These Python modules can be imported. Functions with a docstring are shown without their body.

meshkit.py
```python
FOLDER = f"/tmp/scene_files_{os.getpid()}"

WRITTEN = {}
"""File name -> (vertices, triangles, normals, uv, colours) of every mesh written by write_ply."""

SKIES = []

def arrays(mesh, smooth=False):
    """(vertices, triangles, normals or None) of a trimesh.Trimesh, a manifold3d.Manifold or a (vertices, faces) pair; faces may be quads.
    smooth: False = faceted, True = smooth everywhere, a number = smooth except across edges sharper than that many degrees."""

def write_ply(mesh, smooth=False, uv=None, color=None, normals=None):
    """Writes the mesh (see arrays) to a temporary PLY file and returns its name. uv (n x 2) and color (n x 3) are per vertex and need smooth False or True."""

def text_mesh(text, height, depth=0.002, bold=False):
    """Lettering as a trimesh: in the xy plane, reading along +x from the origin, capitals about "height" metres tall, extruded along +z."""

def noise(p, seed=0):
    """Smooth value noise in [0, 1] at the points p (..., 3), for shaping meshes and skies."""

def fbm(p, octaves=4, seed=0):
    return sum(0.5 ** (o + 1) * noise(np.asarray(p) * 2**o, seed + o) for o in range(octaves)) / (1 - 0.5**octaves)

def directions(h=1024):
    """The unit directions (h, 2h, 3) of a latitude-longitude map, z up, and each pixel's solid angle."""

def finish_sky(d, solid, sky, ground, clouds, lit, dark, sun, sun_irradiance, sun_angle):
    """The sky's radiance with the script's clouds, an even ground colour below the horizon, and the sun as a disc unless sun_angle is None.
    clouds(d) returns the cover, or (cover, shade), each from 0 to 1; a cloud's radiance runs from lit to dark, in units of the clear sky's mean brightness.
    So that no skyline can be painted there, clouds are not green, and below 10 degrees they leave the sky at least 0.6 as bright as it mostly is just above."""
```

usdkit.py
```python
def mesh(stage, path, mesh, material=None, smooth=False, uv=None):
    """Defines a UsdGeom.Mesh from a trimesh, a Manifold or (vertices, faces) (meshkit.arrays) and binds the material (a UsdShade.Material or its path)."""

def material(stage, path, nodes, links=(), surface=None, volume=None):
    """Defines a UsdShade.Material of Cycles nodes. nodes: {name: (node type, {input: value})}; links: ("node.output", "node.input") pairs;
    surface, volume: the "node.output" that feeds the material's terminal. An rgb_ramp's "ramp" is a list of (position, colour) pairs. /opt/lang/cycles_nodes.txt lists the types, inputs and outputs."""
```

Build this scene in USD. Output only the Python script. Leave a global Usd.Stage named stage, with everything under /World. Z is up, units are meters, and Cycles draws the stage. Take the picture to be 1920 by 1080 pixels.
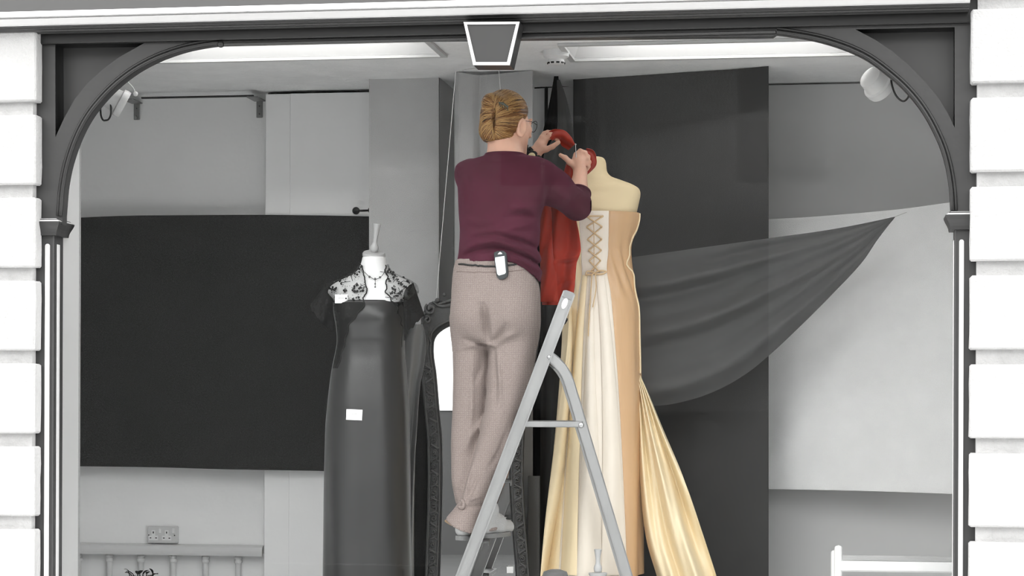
import math, random
import numpy as np
import trimesh
import usdkit, meshkit
from pxr import Usd, UsdGeom, UsdLux, UsdShade, Gf, Sdf, Vt
from shapely.geometry import Polygon, box as sbox, Point
from shapely import affinity
from scipy.interpolate import PchipInterpolator
from scipy.spatial import cKDTree

random.seed(7)
RNG = np.random.default_rng(7)
stage = Usd.Stage.CreateInMemory()
UsdGeom.SetStageUpAxis(stage, 'Z'); UsdGeom.SetStageMetersPerUnit(stage, 1.0)
UsdGeom.Xform.Define(stage, '/World'); UsdGeom.Scope.Define(stage, '/World/Looks')

# ---------------------------------------------------------------- camera
F = 4000.0                     # focal length in pixels of the 1920 x 1080 frame
VP, HOR = 960.0, 765.0         # principal column, horizon row
YAW, ROLL = math.radians(8.7), 0.0037
CAM = np.array([1.13, -7.2, 1.6])
_f = np.array([-math.sin(YAW), math.cos(YAW), 0.0])
_r0 = np.array([math.cos(YAW), math.sin(YAW), 0.0]); _z = np.array([0, 0, 1.0])
_r = math.cos(ROLL) * _r0 + math.sin(ROLL) * _z
_u = math.cos(ROLL) * _z - math.sin(ROLL) * _r0
cam = UsdGeom.Camera.Define(stage, '/World/camera')
cam.CreateHorizontalApertureAttr(36.0); cam.CreateVerticalApertureAttr(36.0 * 1080 / 1920)
cam.CreateFocalLengthAttr(F / 1920 * 36.0)
cam.CreateVerticalApertureOffsetAttr((HOR - 540) / 1920 * 36.0)
cam.CreateClippingRangeAttr(Gf.Vec2f(0.1, 1000))
cam.CreateExposureAttr(0.28)
cam.AddTransformOp().Set(Gf.Matrix4d(*_r, 0, *_u, 0, *(-_f), 0, *CAM, 1))

# ---------------------------------------------------------------- overcast sky and a hazy sun from the upper left of the street
dome = UsdLux.DomeLight.Define(stage, '/World/sky')
dome.CreateIntensityAttr(0.95); dome.CreateColorAttr(Gf.Vec3f(1.0, 0.995, 0.985))
sun = UsdLux.DistantLight.Define(stage, '/World/sun')
sun.CreateIntensityAttr(0.45); sun.CreateAngleAttr(24.0); sun.CreateColorAttr(Gf.Vec3f(1.0, 0.985, 0.96))
TUBE = 18.0                    # radiance of the fluorescent tubes in the ceiling troughs
def aim(xf, d):                # light shines along d
    d = np.array(d, float); d /= np.linalg.norm(d); z = -d
    x = np.cross([0, 0, 1.0], z); x /= np.linalg.norm(x); y = np.cross(z, x)
    UsdGeom.Xformable(xf.GetPrim()).AddTransformOp().Set(Gf.Matrix4d(*x, 0, *y, 0, *z, 0, 0, 0, 0, 1))
aim(sun, [0.42, 0.72, -0.62])

# ---------------------------------------------------------------- from a place in the picture to a place in the world
def ray(px, py):
    return _f + _r * ((px - VP) / F) + _u * ((HOR - py) / F)
def P(px, py, Y):
    d = ray(px, py); return CAM + d * ((Y - CAM[1]) / d[1])
def PZ(px, py, z):
    d = ray(px, py); return CAM + d * ((z - CAM[2]) / d[2])
def XZ(px, py, Y=0.0):
    p = P(px, py, Y); return (p[0], p[2])
def to_px(p):
    p = np.atleast_2d(p) - CAM; w = p @ _f
    return np.stack([VP + F * (p @ _r) / w, HOR - F * (p @ _u) / w], -1)
def mpp(Y): return (Y + 7.2) / math.cos(YAW) / F         # metres per pixel there, roughly

# ---------------------------------------------------------------- naming, parts, labels
_used = {}
def numbered(parent, name):
    k = (str(parent), name); n = _used.get(k, 0); _used[k] = n + 1
    return name if n == 0 else f'{name}_{n:03d}'
class Thing:
    def __init__(s, name, label, cat, at, kind=None, group=None):
        s.at = np.array(at, float)
        s.path = '/World/' + numbered('/World', name)
        x = UsdGeom.Xform.Define(stage, s.path); x.AddTranslateOp().Set(Gf.Vec3d(*s.at)); p = x.GetPrim()
        p.SetCustomDataByKey('label', label); p.SetCustomDataByKey('category', cat)
        if kind: p.SetCustomDataByKey('kind', kind)
        if group: p.SetCustomDataByKey('group', group)
    def part(s, name, mesh, mat, smooth=False, under=None, label=None, kind=None):
        base = under or s.path
        path = base + '/' + numbered(base, name)
        v, f, n = meshkit.arrays(mesh, False)
        usdkit.mesh(stage, path, (v - s.at, f), mat, smooth=smooth)
        p = stage.GetPrimAtPath(path)
        if label: p.SetCustomDataByKey('label', label)
        if kind: p.SetCustomDataByKey('kind', kind)
        return path
def structure(name, label, cat, mesh, mat, smooth=False):
    v, f, n = meshkit.arrays(mesh, False)
    path = '/World/' + numbered('/World', name)
    usdkit.mesh(stage, path, mesh, mat, smooth=smooth); p = stage.GetPrimAtPath(path)
    p.SetCustomDataByKey('label', label); p.SetCustomDataByKey('category', cat); p.SetCustomDataByKey('kind', 'structure')
    return path

# ---------------------------------------------------------------- materials
def lin(c):
    c = np.broadcast_to(np.array(c, float) / 255.0, 3)
    return tuple(np.where(c <= 0.04045, c / 12.92, ((c + 0.055) / 1.055) ** 2.4))
_mats = {}
def M(name, c, rough=0.6, var=0.0, vscale=6.0, bump=0.0, bscale=60.0, metal=0.0, spec=0.5, stretch=None, c2=None, extra=None, alpha=None):
    """A principled surface whose colour wanders a little and whose face is lightly rough."""
    if name in _mats: return _mats[name]
    path = '/World/Looks/' + name
    n = {'p': ('principled_bsdf', {'roughness': rough, 'metallic': metal, 'specular_ior_level': spec, 'base_color': lin(c), **(extra or {})})}
    l = []
    if var or bump or c2 is not None:
        n['tc'] = ('texture_coordinate', {}); n['mp'] = ('mapping', {'scale': stretch or (1, 1, 1)})
        l.append(('tc.object', 'mp.vector'))
    if var or c2 is not None:
        a = np.array(lin(c)); b = np.array(lin(c2)) if c2 is not None else np.clip(a * (1 + var), 0, 1); a = a if c2 is not None else a * (1 - var)
        n['nz'] = ('noise_texture', {'scale': vscale, 'detail': 4.0, 'roughness': 0.6})
        n['rp'] = ('rgb_ramp', {'ramp': [(0.3, tuple(a)), (0.7, tuple(b))]})
        l += [('mp.vector', 'nz.vector'), ('nz.fac', 'rp.fac'), ('rp.color', 'p.base_color')]
    if bump:
        n['bz'] = ('noise_texture', {'scale': bscale, 'detail': 3.0}); n['bp'] = ('bump', {'strength': bump, 'distance': 0.01})
        l += [('mp.vector', 'bz.vector'), ('bz.fac', 'bp.height'), ('bp.normal', 'p.normal')]
    surf = 'p.BSDF'
    if alpha is not None:
        n['t'] = ('transparent_bsdf', {'color': (1, 1, 1)}); n['mx'] = ('mix_closure', {'fac': alpha})
        l += [('t.BSDF', 'mx.closure1'), ('p.BSDF', 'mx.closure2')]; surf = 'mx.closure'
    _mats[name] = usdkit.material(stage, path, n, l, surface=surf); return _mats[name]
def cloth(name, c, rough=0.85, var=0.06, weave=0.25, sheen=0.15, **k):
    return M(name, c, rough, var=var, vscale=k.pop('vscale', 3.0), bump=weave, bscale=k.pop('bscale', 420.0), spec=0.25, extra={'sheen_weight': sheen, 'sheen_roughness': 0.5}, **k)

# ---------------------------------------------------------------- shapes
def join(*ms):
    ms = [trimesh.Trimesh(*meshkit.arrays(m)[:2], process=False) for m in ms]
    return trimesh.util.concatenate(ms)
def boxx(lo, hi, r=0.0):
    lo, hi = np.array(lo, float), np.array(hi, float); lo, hi = np.minimum(lo, hi), np.maximum(lo, hi)
    if r <= 0:
        b = trimesh.creation.box(hi - lo); b.apply_translation((lo + hi) / 2); return b
    pts = []
    for sx in (0, 1):
        for sy in (0, 1):
            for sz in (0, 1):
                c = np.where([sx, sy, sz], hi, lo); s = np.where([sx, sy, sz], -1, 1)
                for ax in range(3):
                    q = c + s * r; q[ax] = c[ax]; pts.append(q)
                    
    return trimesh.convex.convex_hull(np.array(pts))
def tube(pts, r, sides=10, closed=False):
    p = np.asarray(pts, float); n = len(p); r = np.broadcast_to(np.asarray(r, float), (n,))
    t = np.gradient(p, axis=0) if not closed else np.roll(p, -1, 0) - np.roll(p, 1, 0)
    t /= np.linalg.norm(t, axis=1, keepdims=True) + 1e-12
    a = np.cross(t[0], [0.31, 0.52, 0.8]); a /= np.linalg.norm(a); A = []
    for i in range(n):
        a = a - t[i] * (a @ t[i]); a /= np.linalg.norm(a) + 1e-12; A.append(a)
    A = np.array(A); B = np.cross(t, A); th = np.arange(sides) * 2 * np.pi / sides
    v = p[:, None] + r[:, None, None] * (np.cos(th)[None, :, None] * A[:, None] + np.sin(th)[None, :, None] * B[:, None])
    m = n if closed else n - 1
    i, j = np.meshgrid(np.arange(m), np.arange(sides), indexing='ij'); i2 = (i + 1) % n; j2 = (j + 1) % sides
    q = np.stack([i * sides + j, i * sides + j2, i2 * sides + j2, i2 * sides + j], -1).reshape(-1, 4)
    f = np.vstack([q[:, [0, 1, 2]], q[:, [0, 2, 3]]]); v = v.reshape(-1, 3)
    if not closed:
        k = len(v); v = np.vstack([v, p[0], p[-1]]); j = np.arange(sides); j2 = (j + 1) % sides; e = (n - 1) * sides
        f = np.vstack([f, np.stack([np.full(sides, k), j2, j], 1), np.stack([np.full(sides, k + 1), e + j, e + j2], 1)])
    return trimesh.Trimesh(v, f, process=False)
def smooth_path(pts, n=40, closed=False):
    p = np.asarray(pts, float)
    d = np.r_[0, np.cumsum(np.linalg.norm(np.diff(p, axis=0), axis=1))]
    return np.stack([PchipInterpolator(d, p[:, k])(np.linspace(0, d[-1], n)) for k in range(p.shape[1])], 1)
def lathe(profile, at, axis=(0, 0, 1), sides=32):
    """profile: (radius, height) pairs from bottom to top."""
    pr = np.asarray(profile, float); th = np.arange(sides) * 2 * np.pi / sides
    v = np.stack([pr[:, None, 0] * np.cos(th), pr[:, None, 0] * np.sin(th), np.broadcast_to(pr[:, None, 1], (len(pr), sides))], -1).reshape(-1, 3)
    n = len(pr); i, j = np.meshgrid(np.arange(n - 1), np.arange(sides), indexing='ij'); j2 = (j + 1) % sides
    q = np.stack([i * sides + j, i * sides + j2, (i + 1) * sides + j2, (i + 1) * sides + j], -1).reshape(-1, 4)
    f = np.vstack([q[:, [0, 1, 2]], q[:, [0, 2, 3]]]); k = len(v)
    v = np.vstack([v, [0, 0, pr[0, 1]], [0, 0, pr[-1, 1]]]); j = np.arange(sides); j2 = (j + 1) % sides; e = (n - 1) * sides
    f = np.vstack([f, np.stack([np.full(sides, k), j2, j], 1), np.stack([np.full(sides, k + 1), e + j, e + j2], 1)])
    m = trimesh.Trimesh(v, f, process=False)
    m.apply_transform(trimesh.geometry.align_vectors([0, 0, 1], np.array(axis, float))); m.apply_translation(at); return m
def sheet(fn, nu, nv, thick=0.002):
    """A cloth with thickness: fn(u, v) gives points; u, v in 0..1."""
    u, v = np.meshgrid(np.linspace(0, 1, nu), np.linspace(0, 1, nv), indexing='ij')
    p = fn(u, v); du = np.gradient(p, axis=0); dv = np.gradient(p, axis=1)
    n = np.cross(du, dv); n /= np.linalg.norm(n, axis=-1, keepdims=True) + 1e-12
    a, b = (p + n * thick / 2).reshape(-1, 3), (p - n * thick / 2).reshape(-1, 3)
    id_ = np.arange(nu * nv).reshape(nu, nv); N = nu * nv
    q = np.stack([id_[:-1, :-1], id_[1:, :-1], id_[1:, 1:], id_[:-1, 1:]], -1).reshape(-1, 4)
    rim = np.r_[id_[:-1, 0], id_[-1, :-1], id_[:0:-1, -1], id_[0, :0:-1]]; rn = np.roll(rim, -1)
    quads = np.vstack([q, q[:, ::-1] + N, np.stack([rim, rim + N, rn + N, rn], -1)])
    return trimesh.Trimesh(np.vstack([a, b]), np.vstack([quads[:, [0, 1, 2]], quads[:, [0, 2, 3]]]), process=False)
def plate(poly, y0, y1):
    """A shapely polygon in X, Z made into a solid from y0 (front) to y1 (back)."""
    out = []
    for g in getattr(poly, 'geoms', [poly]):
        m = trimesh.creation.extrude_polygon(g, abs(y1 - y0), engine='earcut')
        v = m.vertices.copy(); m.vertices = np.stack([v[:, 0], max(y0, y1) - v[:, 2], v[:, 1]], 1); out.append(m)
    m = join(*out)
    return m
def pxpoly(pts, Y): return Polygon([XZ(x, y, Y) for x, y in pts])
def interp(rows, col, y):
    r = np.array(rows, float); return PchipInterpolator(r[:, 0], r[:, col], extrapolate=True)(y)

# ---------------------------------------------------------------- solids from distance fields
class Field:
    def __init__(s, lo, hi, h):
        s.lo, s.h = np.array(lo, float), h
        s.n = np.ceil((np.array(hi) - s.lo) / h).astype(int) + 1
        s.ax = [(s.lo[k] + np.arange(s.n[k]) * h).astype(np.float32) for k in range(3)]
        s.f = np.full(s.n, 0.5, np.float32)
    def sub(s, lo, hi, pad):
        sl = []
        for k in range(3):
            a = int(np.floor((lo[k] - pad - s.lo[k]) / s.h)); b = int(np.ceil((hi[k] + pad - s.lo[k]) / s.h)) + 1
            sl.append(slice(max(a, 0), min(max(b, 1), s.n[k])))
        return tuple(sl), [s.ax[0][sl[0]][:, None, None], s.ax[1][sl[1]][None, :, None], s.ax[2][sl[2]][None, None, :]]
    def _mix(s, sl, d, k, cut):
        a = s.f[sl]
        if cut: d = -d; s.f[sl] = np.maximum(a, d) + (np.maximum(k - np.abs(a - d), 0) ** 2 / (4 * k) if k else 0)
        else: s.f[sl] = np.minimum(a, d) - (np.maximum(k - np.abs(a - d), 0) ** 2 / (4 * k) if k else 0)
    def bone(s, a, b, ra, rb, k=0.01, cut=False):
        a, b = np.array(a, float), np.array(b, float); R = max(ra, rb)
        sl, (X, Y, Z) = s.sub(np.minimum(a, b) - R, np.maximum(a, b) + R, k + 3 * s.h)
        if s.f[sl].size == 0: return
        ba = b - a; L = max(ba @ ba, 1e-12)
        t = np.clip(((X - a[0]) * ba[0] + (Y - a[1]) * ba[1] + (Z - a[2]) * ba[2]) / L, 0, 1)
        d = np.sqrt((X - a[0] - t * ba[0]) ** 2 + (Y - a[1] - t * ba[1]) ** 2 + (Z - a[2] - t * ba[2]) ** 2) - (ra + t * (rb - ra))
        s._mix(sl, d.astype(np.float32), k, cut)
    def ell(s, c, r, axes=None, k=0.01, cut=False):
        c = np.array(c, float); r = np.array(r, float); A = np.eye(3) if axes is None else np.array(axes); R = r.max()
        sl, (X, Y, Z) = s.sub(c - R, c + R, k + 3 * s.h)
        if s.f[sl].size == 0: return
        q = [((X - c[0]) * A[i][0] + (Y - c[1]) * A[i][1] + (Z - c[2]) * A[i][2]) for i in range(3)]
        k0 = np.sqrt(sum((q[i] / r[i]) ** 2 for i in range(3))); k1 = np.sqrt(sum((q[i] / r[i] ** 2) ** 2 for i in range(3)))
        s._mix(sl, (k0 * (k0 - 1) / np.maximum(k1, 1e-6)).astype(np.float32), k, cut)
    def loft(s, zs, cx, cy, rx, ry, k=0.01, n=2.0, cut=False):
        zs = np.array(zs, float); o = np.argsort(zs); zs = zs[o]
        g = [PchipInterpolator(zs, np.broadcast_to(np.array(w, float), zs.shape)[o]) for w in (cx, cy, rx, ry)]
        lo = [min(g[0](zs) - g[2](zs)), min(g[1](zs) - g[3](zs)), zs[0]]; hi = [max(g[0](zs) + g[2](zs)), max(g[1](zs) + g[3](zs)), zs[-1]]
        sl, (X, Y, Z) = s.sub(lo, hi, k + 3 * s.h)
        zc = np.clip(Z, zs[0], zs[-1]); a, b, c, d = (w(zc).astype(np.float32) for w in g)
        q = (np.abs((X - a) / c) ** n + np.abs((Y - b) / d) ** n) ** (1 / n)
        e = (q - 1) * np.minimum(c, d)
        e = np.maximum(e, np.maximum(zs[0] - Z, Z - zs[-1]))
        s._mix(sl, e.astype(np.float32), k, cut)
    def fold(s, pts, w, amp, side=-1, Ymid=0.0):
        """Raise (amp > 0) or crease the face towards side*Y along a path given in X, Z."""
        pts = np.array(pts, float); lo, hi = pts.min(0) - 3 * w, pts.max(0) + 3 * w
        ylo, yhi = (s.lo[1], Ymid) if side < 0 else (Ymid, s.ax[1][-1])
        sl, (X, Y, Z) = s.sub([lo[0], ylo, lo[1]], [hi[0], yhi, hi[1]], 0)
        d = np.full(np.broadcast(X, Z).shape, 9.0, np.float32); along = np.zeros_like(d); L = 0.0
        for a, b in zip(pts[:-1], pts[1:]):
            ba = b - a; l = np.hypot(*ba); t = np.clip(((X - a[0]) * ba[0] + (Z - a[1]) * ba[1]) / max(ba @ ba, 1e-9), 0, 1)
            e = np.hypot(X - a[0] - t * ba[0], Z - a[1] - t * ba[1]); along = np.where(e < d, L + t * l, along); d = np.minimum(d, e); L += l
        amp = amp * np.clip(np.minimum(along, L - along) / (L * .35 + 1e-9), 0, 1) ** .7
        near = np.clip((Ymid - Y) * (-side) / 0.03, 0, 1) if side > 0 else np.clip((Ymid - Y) / 0.03, 0, 1)
        s.f[sl] -= (amp * np.exp(-(d / w) ** 2) * near).astype(np.float32)
    def cut_half(s, fn):
        X, Y, Z = s.ax[0][:, None, None], s.ax[1][None, :, None], s.ax[2][None, None, :]
        s.f = np.maximum(s.f, fn(X, Y, Z).astype(np.float32))
    def mesh(s, relax=2):
        f = s.f; sg = f < 0
        n = np.array(f.shape) - 1
        cnt = np.zeros(n, np.int8)
        C = [(i, j, k) for i in (0, 1) for j in (0, 1) for k in (0, 1)]
        for c in C: cnt += sg[c[0]:c[0] + n[0], c[1]:c[1] + n[1], c[2]:c[2] + n[2]]
        idx = np.argwhere((cnt > 0) & (cnt < 8)); vid = np.full(n, -1, np.int32); vid[tuple(idx.T)] = np.arange(len(idx))
        acc = np.zeros((len(idx), 3)); w = np.zeros(len(idx))
        for a in range(8):
            for b in range(a + 1, 8):
                ca, cb = np.array(C[a]), np.array(C[b])
                if np.abs(ca - cb).sum() != 1: continue
                fa = f[tuple((idx + ca).T)]; fb = f[tuple((idx + cb).T)]; m = (fa < 0) != (fb < 0)
                t = np.where(m, fa / np.where(m, fa - fb, 1), 0)
                acc += np.where(m[:, None], ca + t[:, None] * (cb - ca), 0); w += m
        v = s.lo + (idx + acc / w[:, None]) * s.h
        F_ = []
        for ax in range(3):
            o = [(1, 2), (2, 0), (0, 1)][ax]
            sa = [slice(None)] * 3; sb = [slice(None)] * 3; sa[ax] = slice(0, -1); sb[ax] = slice(1, None)
            e = np.argwhere(sg[tuple(sa)] != sg[tuple(sb)])
            e = e[(e[:, o[0]] > 0) & (e[:, o[1]] > 0) & (e[:, o[0]] < n[o[0]]) & (e[:, o[1]] < n[o[1]])]
            if not len(e): continue
            A = np.zeros(3, int); A[o[0]] = -1; B = np.zeros(3, int); B[o[1]] = -1
            q = np.stack([vid[tuple(x.T)] for x in (e, e + A, e + A + B, e + B)], 1)
            inside = sg[tuple(e.T)]; q[~inside] = q[~inside][:, ::-1]; F_.append(q)
        q = np.vstack(F_); q = q[(q >= 0).all(1)]
        fc = np.vstack([q[:, [0, 1, 2]], q[:, [0, 2, 3]]])
        if relax:
            import scipy.sparse as sp
            e = np.vstack([q[:, [0, 1]], q[:, [1, 2]], q[:, [2, 3]], q[:, [3, 0]]]); e = np.vstack([e, e[:, ::-1]])
            W = sp.csr_matrix((np.ones(len(e)), (e[:, 0], e[:, 1])), shape=(len(v),) * 2); D = np.asarray(W.sum(1)).ravel(); D[D == 0] = 1
            for _ in range(relax):
                for lam in (0.55, -0.57): v = v + lam * (W @ v / D[:, None] - v)
        return trimesh.Trimesh(v, fc, process=False)
# ================================================================ the shopfront
stone_m = M('pale_limestone', 190, 0.85, var=0.05, vscale=9, bump=0.5, bscale=90, spec=0.3)
stone_b = M('limestone_recess', 188, 0.9, var=0.09, vscale=14, bump=0.6, bscale=70, spec=0.2)
paint = M('grey_gloss_paint', 53, 0.42, var=0.03, vscale=4, bump=0.08, bscale=30)
paint_d = M('dark_grey_gloss_paint', 38, 0.4, var=0.03, vscale=4, bump=0.08, bscale=30)
panel_p = M('mid_grey_paint', 68, 0.45, var=0.03, vscale=4)
white_p = M('white_gloss_paint', 205, 0.3, var=0.02, vscale=12)
off_w = M('off_white_paint', 205, 0.5, var=0.04, vscale=5, bump=0.1, bscale=30)
Yst = -0.065
zst = lambda x, y: P(x, y, Yst)[2]
def pier(side):
    if side < 0:
        x1 = P(66, 500, Yst)[0]; x0 = x1 - 0.75; bx = 40
        bot = [190 + 155.6 * k for k in range(-1, 7)]; gap, first = 24.6, 52
    else:
        x0 = P(1819.5, 500, Yst)[0]; x1 = x0 + 0.75; bx = 1868
        bot = [154.4 + 166.9 * k for k in range(-1, 7)]; gap, first = 28.0, 16
    t = Thing('stone_pier', 'rusticated pale stone pier at the %s edge of the shopfront' % ('left' if side < 0 else 'right'), 'stone pier', ((x0 + x1) / 2, 0.1, 0.0), kind='structure')
    zt = zst(bx, -60)
    t.part('recessed_core', boxx((x0 + (0 if side < 0 else 0.022), Yst + 0.030, 0), (x1 - (0.022 if side < 0 else 0), 0.45, zt)), stone_b)
    for i, b in enumerate(bot):
        z0 = zst(bx, b); top = (bot[i - 1] + gap) if i else b - 170
        z1 = zst(bx, top)
        if i == 1: z1 = zst(bx, first)
        m = boxx((x0, Yst, z0), (x1, 0.0, z1), 0.006)
        v = m.vertices; m = m.subdivide().subdivide()
        v = m.vertices; m.vertices = v + (meshkit.noise(v * 45, i)[:, None] - 0.5) * 0.0035
        if i == 0 and side < 0: continue
        t.part('stone_block', m, stone_m, smooth=40)
    zb = zst(bx, bot[-1] + gap)
    t.part('plinth', boxx((x0 - 0.02, Yst - 0.02, 0), (x1 + 0.02, 0.0, zb), 0.01), stone_m)
pier(-1); pier(1)

# window frame: beam, spandrels, arch, columns
xL, xR = P(77.0, 300, 0)[0] - 0.045, P(1818, 300, 0)[0] + 0.045
zsp = P(960, 72, 0)[2]; z_top = P(960, 36, 0)[2] + 0.05
zc = P(100, 411, 0)[2]; zcR = P(1800, 398, 0)[2]
win = Thing('window_1', 'large arched shop window frame in grey gloss paint with white-fluted columns', 'shop window frame', ((xL + xR) / 2, 0.04, 0.45), kind='structure')
arcL = [(117, 405), (118.5, 385), (121, 355), (127, 320), (136, 288), (150, 252), (168, 219), (192, 188), (222, 158), (262, 129), (310, 106), (360, 91), (413, 83)]
arcR = [(1456, 63), (1480, 66), (1530, 75), (1580, 90), (1622, 109), (1660, 136), (1696, 168), (1727, 206), (1751, 248), (1768, 290), (1778, 335), (1782, 372), (1783, 395)]
def dens(pts, Y, n=50): return [tuple(q) for q in smooth_path([XZ(x, y, Y) for x, y in pts], n)]
aL, aR = dens(arcL, 0), dens(arcR, 0)
tipL, tipR = aL[-1], aR[0]
xcl, xcr = P(101, 430, 0)[0], P(1790, 430, 0)[0]
outline = Polygon([(xL, zc - 0.02), (xL, z_top), (xR, z_top), (xR, zcR - 0.02), (aR[-1][0], zcR - 0.02)] + aR[::-1] + [(tipR[0] - 0.012, P(1440, 68, 0)[2]), (tipL[0] + 0.012, P(430, 78, 0)[2])] + aL[::-1] + [(aL[0][0], zc - 0.02)])
sL = [(103.5, 83), (271, 80.5)] + [(252, 91), (225, 106), (195, 128), (165, 155), (140, 186), (120, 222), (104, 257)]
sR = [(1790, 51), (1790, 239)] + [(1778, 214), (1760, 184), (1735, 154), (1705, 123), (1672, 95), (1640, 74), (1604, 55)]
holeL, holeR = pxpoly(sL, 0).buffer(0), pxpoly(sR, 0).buffer(0)
win.part('arched_head', plate(outline.difference(holeL).difference(holeR), 0.0, 0.045), paint)
for hole in (holeL, holeR):
    inn = hole.buffer(-0.030, join_style=2)
    win.part('spandrel_panel', plate(hole.buffer(0.004), 0.082, 0.090), panel_p); win.part('panel_reveal', plate(hole.buffer(0.008, join_style=2).difference(hole), 0.002, 0.082), paint_d)
    # bevelled surround of the sunk panel, darker where the old paint is thick
    a = np.array(hole.exterior.coords)[:-1]
for k, arc in enumerate((aL, aR)):
    pts = np.array([(x, -0.012, z) for x, z in arc]); pts2 = pts.copy()
    c = np.array([pts[:, 0].mean(), 0, 1.9])
    if k == 0:
        off = [(1.0, -1.0)]
    # two round beads following the underside of the arch
    nx = np.gradient(pts[:, 0]); nz = np.gradient(pts[:, 2]); L = np.hypot(nx, nz); n_ = np.stack([-nz / L, 0 * L, nx / L], 1)
    s = 1.0
    for o_, y_, r_ in ((0.004, 0.004, 0.0075), (0.016, 0.008, 0.006)): win.part('arch_bead', tube(pts + n_ * o_ * (1 if True else 0) + [0, y_, 0], r_, 8), paint_d, smooth=True)
kn = P(414, 83, -0.012); win.part('finial_knob', trimesh.creation.icosphere(2, 0.014), paint_d) if False else None
kb = trimesh.creation.icosphere(2, 0.012); kb.apply_translation(kn); win.part('bead_stop', kb, paint_d, smooth=True)
# dark beam behind the cornice and its lower fillet
zf = P(960, 66, -0.01)[2]
win.part('head_beam', boxx((xL, -0.022, P(960, 62, -0.02)[2]), (xR, 0.0, z_top), 0.004), M('head_beam_paint', 22, 0.45, var=0.03))
win.part('beam_fillet', boxx((tipL[0], -0.014, P(960, 73.5, -0.01)[2]), (tipR[0], 0.0, P(960, 68, -0.01)[2]), 0.003), paint)
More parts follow.
